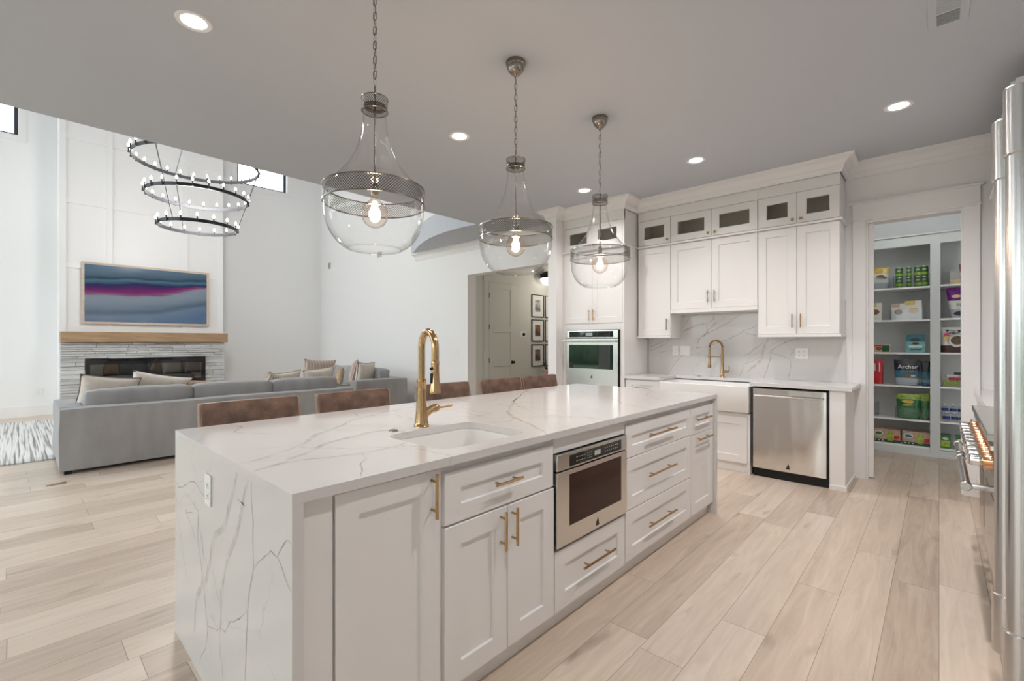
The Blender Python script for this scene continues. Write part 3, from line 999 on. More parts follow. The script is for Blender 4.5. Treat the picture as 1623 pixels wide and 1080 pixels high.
b.tube([(0.075, -0.002, 0.080), (0.095, -0.002, 0.080)], [0.021, 0.017], 16)
b.tube([(0.092, -0.002, 0.080), (0.12, -0.003, 0.080), (0.18, -0.004, 0.083)], [0.004, 0.0055, 0.007], 10)
obj('lever', b, MBRASS, f, smooth=60)
tag(obj('air_switch_button', B().lathe([(0, 0), (0.021, 0), (0.021, 0.004), (0.015, 0.006), (0.012, 0.005), (0, 0.007)], 24, (1.166, 1.814, ZT)), MPEW, smooth=40),
    'small round metal disposal button on the island beside the faucet', 'switch')

# ------------------------------------------------------------------ back wall: base run, sink, dishwasher (local frame: x = Ytop - Y, y = X - front)
XF = 4.97


def back_thing(name, label, cat, yleft, group=None, front=XF):
    return thing(name, label, cat, (front, yleft, 0), R(-90), group)


# base cabinet left of the sink
t = back_thing('base_cabinet', 'narrow white base cabinet between the oven tower and the farmhouse sink', 'cabinet', 2.755)
obj('carcass', B().box(0, 0.433, 0.021, 0.605, 0.09, 0.884).box(0, 0.433, 0.06, 0.6, 0, 0.09), MCAB, t)
d = shaker('drawer', t, 0.004, 0.430, 0.70, 0.870, 0, rt=0.055); bar_pull(d, 0.215, 0.785, 0.14, False)
d = shaker('door', t, 0.004, 0.430, 0.10, 0.692); bar_pull(d, 0.39, 0.60, 0.14, True)
# sink base
t = back_thing('sink_base_cabinet', 'white two door cabinet under the farmhouse sink', 'cabinet', 2.318)
obj('carcass', B().box(0, 0.94, 0.021, 0.605, 0.09, 0.600).box(0, 0.94, 0.035, 0.6, 0, 0.09).box(0.915, 0.94, 0.0, 0.021, 0.0, 0.600), MCAB, t)
for x0, x1, hx in ((0.003, 0.452, 0.42), (0.456, 0.912, 0.49)):
    d = shaker('door', t, x0, x1, 0.10, 0.565); bar_pull(d, hx, 0.48, 0.13, True)
# farmhouse sink
t = back_thing('farmhouse_sink', 'white apron front farmhouse sink in the back counter', 'sink', 2.314, front=4.935)
b = B(); bm = b.bm
W, D, Z0, Z1, tk = 0.932, 0.50, 0.612, 0.876, 0.028
L_ = []
def rr(ins, z, r):
    return [bm.verts.new((p[0], p[1], z)) for p in rounded(ins, W - ins, ins, D - ins, r, 4)]
L_ = [rr(0.004, Z0, 0.012), rr(0, Z0 + 0.006, 0.014), rr(0, Z1 - 0.006, 0.014), rr(0.006, Z1, 0.012), rr(tk, Z1, 0.03), rr(tk + 0.004, Z1 - 0.01, 0.03), rr(tk + 0.01, Z0 + 0.06, 0.03), rr(tk + 0.05, Z0 + 0.03, 0.03)]
for a, c in zip(L_, L_[1:]): b.bridge(a, c)
bm.faces.new(L_[-1]); bm.faces.new(L_[0][::-1])
obj('basin', b, MPORC, t, smooth=35)
obj('drain', B().lathe([(0, 0.645), (0.04, 0.646), (0.055, 0.643)], 20, (0.47, 0.25, 0)), MCHROME, t, smooth=40)

# dishwasher
t = back_thing('dishwasher', 'stainless steel dishwasher with bar handle under the back counter', 'dishwasher', 1.353, front=4.962)
obj('tub', B().box(0.012, 0.625, 0.032, 0.58, 0.0, 0.872), MBLK, t)
b = B(); bm = b.bm
nx, nz = 40, 24
g = [[bm.verts.new((0.004 + 0.606 * i / nx, 0.0 + 0.0035 * noise.noise(Vector((i * 0.13, 0.3, j * 0.05))) , 0.088 + 0.777 * j / nz)) for j in range(nz + 1)] for i in range(nx + 1)]
for i in range(nx):
    for j in range(nz):
        bm.faces.new((g[i][j], g[i + 1][j], g[i + 1][j + 1], g[i][j + 1]))
dd = obj('door', B().box(0.004, 0.610, 0.004, 0.030, 0.088, 0.865), MSTEEL, t)
fp = obj('door_skin', b, MSTEELV, dd, smooth=180)
b = B().tube([(0.025, -0.045, 0.800), (0.59, -0.045, 0.800)], 0.0095, 14)
b.tube([(0.045, 0.0, 0.800), (0.045, -0.045, 0.800)], 0.007, 10).tube([(0.57, 0.0, 0.800), (0.57, -0.045, 0.800)], 0.007, 10)
obj('handle', b, MSTEEL, dd, smooth=50)
emblem(dd, 0.305, -0.004, 0.118, 1.1)
obj('toe_panel', B().box(0.004, 0.610, 0.03, 0.040, 0.005, 0.085), MBLK, t)

# end panel with return
t = back_thing('end_cabinet_panel', 'narrow white end panel to the right of the dishwasher', 'panel', 0.722)
obj('panel', B().box(0.0, 0.118, 0.0, 0.603, 0.0, 0.884, 0.002), MCAB, t)
obj('shoe_moulding', B().box(0.0, 0.13, -0.012, 0.0, 0.0, 0.045, 0.003).box(0.118, 0.13, 0.0, 0.603, 0.0, 0.045, 0.003), MCAB, t)

# counter: U shape around the sink
t = thing('back_countertop', 'white quartz counter along the back wall around the farmhouse sink', 'worktop')
b = B()
b.prism([(4.945, 2.755), (4.945, 2.318), (5.398, 2.318), (5.398, 1.378), (4.945, 1.378), (4.945, 0.555), (5.579, 0.555), (5.579, 2.755)], 0.888, 0.920)
obj('slab', b, MQ, t)
# backsplash with its veins
b = B()
b.box(5.563, 5.579, 0.672, 2.752, 0.9205, 1.74)
bmesh.ops.recalc_face_normals(b.bm, faces=b.bm.faces)
bs3 = lambda p, l: Vector((5.563 - l, p[0], p[1]))
for pts, w, m in (
        ([(1.36, 1.40), (1.365, 1.341), (1.411, 1.222), (1.427, 1.128), (1.561, 0.994), (1.556, 0.922)], 0.028, 1),
        ([(1.05, 1.37), (1.129, 1.344), (1.187, 1.324), (1.335, 1.223), (1.358, 1.07), (1.38, 1.002), (1.411, 0.922)], 0.008, 2),
        ([(1.151, 1.143), (1.158, 1.159), (1.129, 1.217), (1.076, 1.34)], 0.010, 1),
        ([(1.151, 1.143), (1.144, 1.078), (1.18, 0.928)], 0.006, 2),
        ([(1.335, 1.215), (1.24, 1.17), (1.151, 1.143)], 0.006, 2),
        ([(2.32, 1.44), (2.243, 1.475), (2.102, 1.528), (1.984, 1.544), (1.93, 1.60), (1.94, 1.69)], 0.020, 1),
        ([(2.60, 1.19), (2.40, 1.22), (2.243, 1.234), (2.13, 1.249), (1.94, 1.296), (1.792, 1.342), (1.691, 1.394), (1.617, 1.442), (1.53, 1.47), (1.38, 1.54)], 0.008, 2),
        ([(1.617, 1.442), (1.55, 1.41), (1.38, 1.37)], 0.009, 1),
        ([(2.1, 1.36), (1.95, 1.45), (1.878, 1.487), (1.758, 1.555), (1.60, 1.65)], 0.007, 2),
        ([(1.609, 1.166), (1.465, 1.264), (1.388, 1.341)], 0.006, 2),
        ([(1.658, 0.922), (1.625, 0.991), (1.617, 1.07), (1.45, 1.144)], 0.005, 2),
        ([(2.745, 1.26), (2.62, 1.30), (2.506, 1.349), (2.40, 1.42)], 0.022, 1),
        ([(2.745, 1.20), (2.60, 1.26), (2.45, 1.36), (2.34, 1.46)], 0.014, 1),
        ([(2.30, 1.50), (2.21, 1.62), (2.10, 1.66)], 0.020, 1),
        ([(2.16, 1.24), (2.35, 1.12), (2.45, 0.98), (2.5, 0.923)], 0.006, 2),
        ([(2.02, 1.54), (2.0, 1.44), (2.1, 1.36), (2.14, 1.25)], 0.006, 2)):
    vein(b, pts, w, bs3, m, 0.0005)
tag(obj('backsplash', b, [MQ, MV, MVT], recalc=False), 'veined white quartz backsplash behind the farmhouse sink', 'backsplash')

for y, z, g, rk, lab in ((2.395, 1.215, 1, False, 'white outlet plate on the backsplash nearest the oven tower'), (2.275, 1.215, 2, True, 'double white switch plate on the backsplash left of the faucet'),
                         (1.045, 1.20, 2, False, 'double white outlet plate on the backsplash above the dishwasher')):
    ou = thing('power_outlet' if not rk else 'switch_plate', lab, 'outlet' if not rk else 'switch', (5.5628, y, z), R(-90))
    outlet_parts(ou, 0.07 if g == 1 else 0.116, 0.115, 0, g, rk)

# spring faucet
f = thing('spring_faucet', 'brushed brass spring spout faucet at the farmhouse sink', 'faucet', (5.45, 1.80, 0.920))
obj('body', B().lathe([(0, 0), (0.028, 0), (0.028, 0.005), (0.022, 0.012), (0.020, 0.06), (0.017, 0.08), (0.0155, 0.16), (0.016, 0.25), (0.018, 0.25), (0.018, 0.262), (0.012, 0.265), (0, 0.265)], 20), MBRASS, f, smooth=40)
obj('lever', B().tube([(0.0, -0.012, 0.065), (0.0, -0.055, 0.068), (0, -0.062, 0.070)], [0.014, 0.013, 0.012], 14).tube([(0, -0.062, 0.066), (-0.004, -0.074, 0.085), (-0.004, -0.074, 0.135)], [0.006, 0.006, 0.005], 10), MBRASS, f, smooth=50)
sp = spout_pts(0, 0, 0.26, 0.34, 0.068, 0.21, -0.45, 0.893, 16)
b = B()
acc = []
for i in range(len(sp) - 1):
    for k in range(6):
        acc.append(sp[i].lerp(sp[i + 1], k / 6))
rs = [0.0105 + 0.0022 * (i % 2) for i in range(len(acc))]
obj('spring', B().tube(acc, rs, 12), MBRASS, f, smooth=30)
ex, ey = sp[-1].x, sp[-1].y
obj('spray_head', B().lathe([(0, 0.235), (0.013, 0.235), (0.0135, 0.20), (0.018, 0.15), (0.020, 0.115), (0.019, 0.108), (0, 0.108)], 18, (ex, ey, 0)), MBRASS, f, smooth=40)
obj('support_arm', B().tube([(0, 0, 0.232), (ex, ey, 0.232)], 0.005, 8).tube([(ex, ey, 0.225), (ex, ey, 0.24)], 0.016, 14), MBRASS, f, smooth=40)
tag(obj('sink_hole_cover', B().lathe([(0, 0), (0.022, 0), (0.021, 0.004), (0.012, 0.009), (0, 0.010)], 20, (5.44, 2.06, 0.920)), MPEW, smooth=40), 'small round metal button beside the spring faucet', 'switch')


# ------------------------------------------------------------------ wall cabinets
def upper_unit(name, label, yl, yr, z0, doors, front=5.25, ztop=2.915, glass=(2.498, 2.800), dpt=None):
    """doors: list of widths split; local x from 0 at the left"""
    w = yl - yr
    dpt = dpt or (5.575 - front)
    t = thing(name, label, 'cabinet', (front, yl, 0), R(-90))
    b = B()
    y0 = 0.021
    b.box(0, w, y0, dpt, z0, 2.487)                      # closed lower box
    # open box behind the glass
    b.box(0, 0.018, y0, dpt, 2.487, ztop); b.box(w - 0.018, w, y0, dpt, 2.487, ztop)
    b.box(0.018, w - 0.018, dpt - 0.01, dpt, 2.487, ztop)
    b.box(0.018, w - 0.018, y0, dpt - 0.01, 2.80, ztop)
    b.box(0, w, 0.004, y0, 2.804, ztop)
    obj('carcass', b, MCAB, t)
    obj('cabinet_lining', B().box(0.019, w - 0.019, dpt - 0.014, dpt - 0.0105, 2.4885, 2.799).box(0.019, w - 0.019, y0 + 0.01, dpt - 0.0145, 2.4875, 2.4895), MCABD, t)
    n = len(doors)
    x = 0.002
    for k, dw in enumerate(doors):
        x1 = x + dw - 0.003
        zb = z0 + 0.002
        d = shaker('door', t, x, x1, zb, 2.464, 0)
        right_hinged = (k % 2 == 0)         # handle at the right of even doors
        hx = (x1 - 0.035) if right_hinged else (x + 0.035)
        bar_pull(d, hx, zb + 0.13, 0.135, True, r=0.0055)
        gd = shaker('glass_door', t, x, x1, glass[0], glass[1], 0, rail=0.078, rt=0.075, pane=True)
        obj('knob', B().box(hx - 0.012, hx + 0.012, -0.018, -0.008, glass[0] + 0.028, glass[0] + 0.052, 0.001).tube([(hx, 0, glass[0] + 0.04), (hx, -0.01, glass[0] + 0.04)], 0.005, 8), MBRASSH, gd)
        x = x1 + 0.003
    return t, w, dpt


t, w, dp = upper_unit('wall_cabinet', 'tall narrow white wall cabinet beside the oven tower with one glass topped door', 2.735, 2.318, 1.398, [0.414])
obj('rail_moulding', B().box(0, w, -0.022, 0.0, 2.468, 2.490, 0.003), MCAB, t)
obj('light_rail', B().box(0, w, -0.012, dp, 1.370, 1.397, 0.003), MCAB, t)
t, w, dp = upper_unit('wall_cabinet', 'short white two door wall cabinet above the spring faucet', 2.316, 1.382, 1.700, [0.466, 0.466])
obj('rail_moulding', B().box(0, w, -0.022, 0.0, 2.468, 2.490, 0.003), MCAB, t)
obj('light_rail', B().box(0, w, -0.012, dp, 1.655, 1.699, 0.003), MCAB, t)
t, w, dp = upper_unit('wall_cabinet', 'tall white two door wall cabinet above the dishwasher', 1.380, 0.680, 1.400, [0.349, 0.349])
obj('rail_moulding', B().box(0, w, -0.022, 0.0, 2.468, 2.490, 0.003).box(w, w + 0.022, -0.022, dp, 2.468, 2.490, 0.003), MCAB, t)
obj('light_rail', B().box(0, w + 0.012, -0.012, dp, 1.372, 1.399, 0.003), MCAB, t)

# oven tower
t = thing('oven_tower_cabinet', 'tall white cabinet tower holding the wall oven', 'cabinet', (4.95, 3.66, 0), R(-90))
W = 0.90; DP = 0.625
b = B()
b.box(0, 0.022, 0.0, DP, 0, 2.915); b.box(W - 0.022, W, 0.0, DP, 0, 2.915)
b.box(0.022, W - 0.022, 0.021, DP, 0.0, 0.70)
b.box(0.022, W - 0.022, 0.021, DP, 1.515, 2.487)
b.box(0.022, W - 0.022, 0.004, 0.021, 1.475, 1.553)
b.box(0.022, W - 0.022, DP - 0.01, DP, 0.70, 1.515)
b.box(0.022, W - 0.022, DP - 0.2, DP, 2.487, 2.915)
b.box(0.022, W - 0.022, 0.021, DP - 0.2, 2.81, 2.915)
b.box(0.0, W, -0.001, 0.021, 2.804, 2.915)
b.box(0.022, 0.075, 0.004, 0.021, 0.70, 1.475); b.box(W - 0.062, W - 0.022, 0.004, 0.021, 0.70, 1.475)
obj('carcass', b, MCAB, t)
obj('cabinet_lining', B().box(0.023, W - 0.023, DP - 0.205, DP - 0.2005, 2.489, 2.809).box(0.023, W - 0.023, 0.022, DP - 0.206, 2.4875, 2.4895), MCABD, t)
obj('rail_moulding', B().box(0, W, -0.024, -0.001, 2.478, 2.500, 0.003).box(W, W + 0.022, -0.024, 0.27, 2.478, 2.500, 0.003), MCAB, t)
for k, (x0, x1) in enumerate(((0.025, 0.447), (0.450, 0.875))):
    d = shaker('door', t, x0, x1, 1.556, 2.474, -0.0)
    hx = x1 - 0.03 if k == 0 else x0 + 0.03
    bar_pull(d, hx, 1.66, 0.14, True, r=0.0055)
    gd = shaker('glass_door', t, x0, x1, 2.504, 2.800, 0, rail=0.078, rt=0.075, pane=True)
    obj('knob', B().box(hx - 0.012, hx + 0.012, -0.018, -0.008, 2.532, 2.556, 0.001).tube([(hx, 0, 2.544), (hx, -0.01, 2.544)], 0.005, 8), MBRASSH, gd)
d = shaker('drawer', t, 0.025, 0.875, 0.10, 0.685, 0); bar_pull(d, 0.45, 0.55, 0.3, False)

# wall oven
t = thing('wall_oven', 'built in stainless wall oven with dark glass door in the white tower', 'oven', (4.95, 3.66, 0), R(-90))
OX0, OX1 = 0.072, 0.842
obj('housing', B().box(OX0 + 0.008, OX1 - 0.024, 0.022, 0.55, 0.715, 1.470), MBLK, t)
obj('side_trim', B().box(OX0 - 0.006, OX1 + 0.006, -0.004, 0.0035, 0.715, 1.473), MBLK, t)
cp = obj('control_panel', B().box(OX0, OX1 - 0.010, -0.026, -0.0042, 1.372, 1.470, 0.002), MSTEEL, t)
obj('display_glass', B().box(OX0 + 0.045, OX1 - 0.075, -0.0275, -0.0262, 1.382, 1.455), MBLKG, cp)
obj('touch_screen', B().box(OX0 + 0.30, OX0 + 0.40, -0.0282, -0.0276, 1.397, 1.437), emit_mat('oven_screen', (0.62, 0.68, 0.64), 0.5), cp)
dd = obj('door', B().box(OX0, OX1 - 0.010, -0.030, -0.0042, 0.722, 1.364, 0.002), MSTEEL, t)
obj('window_glass', B().box(OX0 + 0.045, OX1 - 0.075, -0.0315, -0.0302, 0.985, 1.285), M_('oven_window', (0.012, 0.02, 0.016), 0.03, spec=1.0), dd)
b = B().tube([(OX0 - 0.02, -0.085, 1.333), (OX1 - 0.01, -0.085, 1.333)], 0.011, 14)
for hx in (OX0 + 0.02, OX1 - 0.045):
    b.box(hx - 0.012, hx + 0.012, -0.085, -0.030, 1.325, 1.341, 0.002)
obj('handle', b, MSTEEL, dd, smooth=45)
emblem(dd, 0.46, -0.0315, 0.868, 1.0)

# ------------------------------------------------------------------ range wall
# local frame: x = X0 - X (rot 180), y = Yf - Y ; fronts face +Y
t = thing('range_wall_cabinet', 'white base cabinet with quartz top between the range and the pantry door', 'cabinet', (5.575, -0.235, 0), R(180))
obj('carcass', B().box(0.0, 1.53, 0.021, 0.61, 0.09, 0.888).box(0.0, 1.53, 0.06, 0.6, 0, 0.09), MCAB, t)
for k in range(3):
    x0 = 0.004 + k * 0.509
    d = shaker('drawer', t, x0, x0 + 0.505, 0.69, 0.88, 0, rt=0.058); bar_pull(d, x0 + 0.25, 0.79, 0.16, False)
    d = shaker('door', t, x0, x0 + 0.505, 0.10, 0.685); bar_pull(d, x0 + 0.04, 0.59, 0.15, True)
obj('countertop', B().box(-0.003, 1.535, -0.018, 0.614, 0.8885, 0.920, 0.002), MQ, t)
t = thing('range_wall_cabinet', 'white base cabinet between the range and the refrigerator', 'cabinet', (2.785, -0.25, 0), R(180))
obj('carcass', B().box(0.0, 0.38, 0.021, 0.595, 0.09, 0.888).box(0.0, 0.38, 0.06, 0.59, 0, 0.09), MCAB, t)
shaker('door', t, 0.004, 0.376, 0.10, 0.88)
obj('countertop', B().box(0.0, 0.38, -0.0, 0.599, 0.8885, 0.920, 0.002), MQ, t)
t = thing('wall_cabinet', 'white wall cabinet on the range wall beside the pantry door', 'cabinet', (5.30, -0.32, 0), R(180))
obj('carcass', B().box(0.0, 1.2, 0.021, 0.525, 1.40, 2.915), MCAB, t)
for k in range(2):
    shaker('door', t, 0.003 + k * 0.6, 0.597 + k * 0.6, 1.405, 2.464)
    shaker('door', t, 0.003 + k * 0.6, 0.597 + k * 0.6, 2.495, 2.90)
obj('rail_moulding', B().box(-0.02, 1.2, -0.022, 0.0, 2.466, 2.490, 0.003), MCAB, t)

# range
t = thing('range_cooker', 'large stainless range with a row of copper ringed knobs beyond the refrigerator', 'range', (4.04, -0.205, 0), R(180))
RW = 1.235
obj('body', B().box(0.003, RW, 0.003, 0.63, 0.09, 0.885).box(0.02, RW - 0.02, 0.05, 0.6, 0.0, 0.09), MSTEEL, t)
# bullnose top
obj('cooktop', B().box(0.003, RW, -0.055, 0.63, 0.902, 0.932, 0.004).box(0.003, RW, -0.036, 0.0, 0.885, 0.902), MSTEEL, t)
b = B()
for gx in range(6):
    x0 = 0.05 + gx * 0.19
    for k in range(4):
        b.box(x0 + 0.02 + k * 0.04, x0 + 0.028 + k * 0.04, 0.05, 0.56, 0.945, 0.958)
    for yy in (0.05, 0.3, 0.55):
        b.box(x0 + 0.01, x0 + 0.16, yy, yy + 0.01, 0.933, 0.950)
obj('grates', b, MBLK, t)
obj('control_panel', B().box(0.003, RW, -0.034, 0.0025, 0.735, 0.884, 0.003), MBLKG, t)
obj('bullnose_trim', B().box(0.003, RW, -0.046, -0.0345, 0.862, 0.884, 0.002), MCHROME, t)
def knob(x):
    k = obj('knob', B().lathe([(0, -0.105), (0.024, -0.105), (0.026, -0.103), (0.028, -0.076), (0.024, -0.075), (0.024, -0.072), (0.028, -0.071), (0.028, -0.069), (0, -0.069)], 24, (x, 0, 0.805), axis='Y'), MCHROME, t, smooth=40)
    obj('knob_grip', B().box(x - 0.006, x + 0.006, -0.112, -0.1052, 0.783, 0.827, 0.002), MCHROME, k)
    obj('copper_ring', B().lathe([(0, -0.068), (0.030, -0.068), (0.034, -0.060), (0.034, -0.044), (0.036, -0.0345), (0, -0.0345)], 24, (x, 0, 0.805), axis='Y'), MCOPPER, k, smooth=40)
    return k
for k in range(10):
    knob(0.07 + k * 0.1215)
for (x0, x1) in ((0.02, 0.44), (0.475, RW - 0.02)):
    d = obj('oven_door', B().box(x0, x1, -0.022, 0.002, 0.235, 0.728, 0.003), MSTEEL, t)
    obj('window_glass', B().box(x0 + 0.05, x1 - 0.05, -0.0235, -0.0222, 0.30, 0.60), MBLKG, d)
    b = B().tube([(x0 + 0.012, -0.118, 0.690), (x1 - 0.012, -0.118, 0.690)], 0.0165, 18)
    for hx in (x0 + 0.03, x1 - 0.03):
        b.box(hx - 0.014, hx + 0.014, -0.115, -0.022, 0.679, 0.701, 0.003)
        b.tube([(hx - 0.026, -0.118, 0.690), (hx - 0.022, -0.118, 0.690), (hx + 0.022, -0.118, 0.690), (hx + 0.026, -0.118, 0.690)], [0.017, 0.020, 0.020, 0.017], 20)
    obj('handle', b, MSTEELH, d, smooth=40)
obj('kick_panel', B().box(0.003, RW, -0.004, 0.002, 0.10, 0.225, 0.002), MSTEEL, t)
obj('kick_vent', B().box(RW - 0.08, RW - 0.06, -0.0055, -0.0042, 0.13, 0.19), MDARK, t)

# refrigerator with two long tubular pulls
t = thing('refrigerator', 'tall stainless refrigerator with two long tubular door handles at the right edge', 'refrigerator', (2.38, -0.222, 0), R(180))
obj('body', B().box(0.0, 1.04, 0.032, 0.62, 0.09, 2.13).box(0.03, 1.01, 0.06, 0.6, 0, 0.09), MSTEEL, t)
for k, (x0, x1) in enumerate(((0.002, 0.455), (0.459, 1.038))):
    d = obj('door', B().box(x0, x1, 0.0, 0.031, 0.10, 2.125, 0.004), MSTEELV, t)
    hx = 0.337 if k == 0 else 0.586
    hy = -0.072 if k == 0 else -0.066
    b = B().tube([(hx, hy, 0.42), (hx, hy, 1.96)], 0.0265, 32)
    for z in (0.50, 1.88):
        b.box(hx - 0.015, hx + 0.015, hy, 0.0, z - 0.04, z + 0.04, 0.004)
    h = obj('handle', b, MSTEELH, d, smooth=40)
    for z0, z1 in ((0.380, 0.560), (1.815, 1.995)):
        obj('end_cap', B().lathe([(0, z0), (0.029, z0), (0.0315, z0 + 0.003), (0.0315, z1 - 0.003), (0.029, z1), (0, z1)], 32, (hx, hy, 0)), MSTEELH, h, smooth=35)
tt = thing('fridge_surround_cabinet', 'white cabinet above the refrigerator', 'cabinet', (2.30, -0.30, 0), R(180))
obj('carcass', B().box(0, 0.95, 0.021, 0.545, 2.16, 3.04), MCAB, tt)
for k in range(2):
    shaker('door', tt, 0.003 + k * 0.474, 0.473 + k * 0.474, 2.17, 2.92)


# ------------------------------------------------------------------ pendants
def make_pendant():
    t = thing('glass_pendant', '', 'pendant light', (0, 0, 0), 0, 'glass pendants over the island')
    obj('canopy', B().lathe([(0, 0), (0.060, 0), (0.062, -0.006), (0.060, -0.022), (0.056, -0.024), (0.054, -0.038), (0.045, -0.058), (0.030, -0.074), (0.014, -0.082), (0.010, -0.094), (0.005, -0.097), (0, -0.097)], 28), MPEW, t, smooth=50)
    # chain: 3 cm links, alternately turned
    b = B()
    z = -0.096; k = 0
    while z - 0.036 > -0.555:
        a = PI / 2 * (k % 2) + 0.5
        u = Vector((math.cos(a), math.sin(a), 0))
        pts = []
        for q in range(12):
            th = 2 * PI * q / 12
            zz = -0.020 + 0.020 * math.sin(th)
            if abs(math.sin(th)) < 0.3: pass
            pts.append(Vector((0, 0, z + zz)) + u * (0.0085 * (1 if math.cos(th) > 0.01 else -1 if math.cos(th) < -0.01 else 0) * min(1, abs(math.cos(th)) * 1.6)))
        b.tube(pts, 0.0017, 6, closed=True)
        z -= 0.034; k += 1
    b.tube([(0.004 * math.sin(i * 1.3), 0.004 * math.cos(i * 0.9), -0.09 - i * 0.0172) for i in range(28)], 0.0016, 6)
    obj('chain', b, MPEW, t, smooth=60)
    obj('stem', B().tube([(0, 0, -0.545), (0, 0, -1.005)], 0.0055, 10).lathe([(0, -0.995), (0.012, -0.995), (0.016, -1.005), (0.016, -1.04), (0.014, -1.05), (0, -1.05)], 16), MPEW, t, smooth=40)
    # collar
    b = B()
    ZA, ZB = -0.603, -0.661
    b.lathe([(0.058, ZA), (0.058, ZB)], 48)
    c = obj('collar', b, MPERF, t, smooth=180)
    b = B()
    for z in (ZA, ZB):
        b.tube([(0.058 * math.cos(q * PI / 18), 0.058 * math.sin(q * PI / 18), z) for q in range(36)], 0.003, 6, closed=True)
    b.lathe([(0.004, ZA - 0.030), (0.05, ZA - 0.032), (0.053, ZA - 0.040), (0.004, ZA - 0.038)], 32, close=True)
    obj('collar_rims', b, MPEW, c, smooth=50)
    # glass
    ctl = [(0.052, -0.655), (0.053, -0.70), (0.061, -0.765), (0.082, -0.84), (0.117, -0.91), (0.165, -0.970), (0.205, -1.010), (0.219, -1.04), (0.223, -1.09), (0.222, -1.13), (0.215, -1.18), (0.198, -1.225), (0.168, -1.268), (0.135, -1.293), (0.118, -1.300)]
    prof = []
    for i in range(len(ctl) - 1):
        p0 = ctl[max(i - 1, 0)]; p1 = ctl[i]; p2 = ctl[i + 1]; p3 = ctl[min(i + 2, len(ctl) - 1)]
        for q in range(4):
            s = q / 4
            prof.append(tuple(0.5 * ((2 * p1[j]) + (-p0[j] + p2[j]) * s + (2 * p0[j] - 5 * p1[j] + 4 * p2[j] - p3[j]) * s * s + (-p0[j] + 3 * p1[j] - 3 * p2[j] + p3[j]) * s ** 3) for j in (0, 1)))
    prof.append(ctl[-1])
    obj('glass_shade', B().lathe(prof, 64).tube([(0.118 * math.cos(q * PI / 24), 0.118 * math.sin(q * PI / 24), -1.300) for q in range(48)], 0.0025, 6, closed=True), MGL, t, smooth=180)
    # wide band
    ZA, ZB = -1.022, -1.092
    w = obj('band', B().lathe([(0.2265, ZA), (0.2265, ZB)], 96), MPERF, t, smooth=180)
    b = B()
    for z in (ZA, ZB):
        b.lathe([(0.2250, z - 0.003), (0.2285, z - 0.003), (0.2285, z + 0.003), (0.2250, z + 0.003)], 96, close=True)
    obj('band_rims', b, MPEW, w, smooth=50)
    # bulb
    bl = obj('bulb', B().lathe([(0.013, -1.048), (0.015, -1.062), (0.022, -1.072), (0.043, -1.090), (0.055, -1.110), (0.060, -1.135), (0.055, -1.162), (0.041, -1.184), (0.020, -1.196), (0, -1.199)], 32), MGLB, t, smooth=180)
    b = B()
    for k in range(10):
        a = 2 * PI * k / 10
        b.tube([(0.010 * math.cos(a), 0.010 * math.sin(a), -1.085), (0.013 * math.cos(a + 0.3), 0.013 * math.sin(a + 0.3), -1.165)], 0.0012, 5)
    obj('filament', b, MFIL, bl)
    return t


pd = make_pendant()
for i, (x, lab) in enumerate(((1.132, 'large clear glass bell pendant nearest the camera over the sink end of the island'),
                              (2.10, 'middle clear glass bell pendant of the three over the island'),
                              (3.063, 'farthest clear glass bell pendant in front of the oven tower'))):
    p = pd if i == 0 else copy_tree(pd)
    p.location = (x, 1.915, ZC); p['label'] = lab
    lamp_light('POINT', (x, 1.915, ZC - 1.13), 7.0, (1.0, 0.70, 0.45), 0.03)

# ------------------------------------------------------------------ recessed cans, vent in the ceiling
cans = [((0.654, 2.943), 'recessed ceiling light nearest the camera at the left of the kitchen'), ((2.534, 2.952), 'recessed ceiling light between the first two pendants'),
        ((4.41, 2.965), 'recessed ceiling light beyond the farthest pendant near the oven tower'), ((4.396, 1.693), 'recessed ceiling light in front of the sink wall cabinets'),
        ((4.392, 0.217), 'recessed ceiling light in front of the pantry door')]
first = None
for (x, y), lab in cans:
    if first is None:
        t = first = thing('recessed_light', lab, 'ceiling light', (x, y, ZC), 0, 'recessed ceiling lights')
        obj('trim_ring', B().lathe([(0.060, -0.002), (0.064, -0.004), (0.082, -0.006), (0.086, -0.0005)], 40), MTRIM, t, smooth=60)
        obj('lens', B().lathe([(0, -0.0025), (0.060, -0.0025), (0.0605, -0.0005)], 40), MCAN, t)
    else:
        t = copy_tree(first); t.location = (x, y, ZC); t['label'] = lab
    lamp_light('SPOT', (x, y, ZC - 0.02), CAN_W * (1.3 if x > 4 else 1.0), CAN_COL, 0.05, R(142 if x > 4 else 168), 0.9)
for (x, y) in ((2.53, 0.22), (0.66, 0.22)):
    t = copy_tree(first); t.location = (x, y, ZC)
    t['label'] = 'recessed ceiling light over the aisle in front of the range' if x > 1 else 'recessed ceiling light over the aisle near the refrigerator'
    lamp_light('SPOT', (x, y, ZC - 0.02), CAN_W * (3.2 if x > 1 else 0.7), CAN_COL, 0.05, R(168), 0.9)

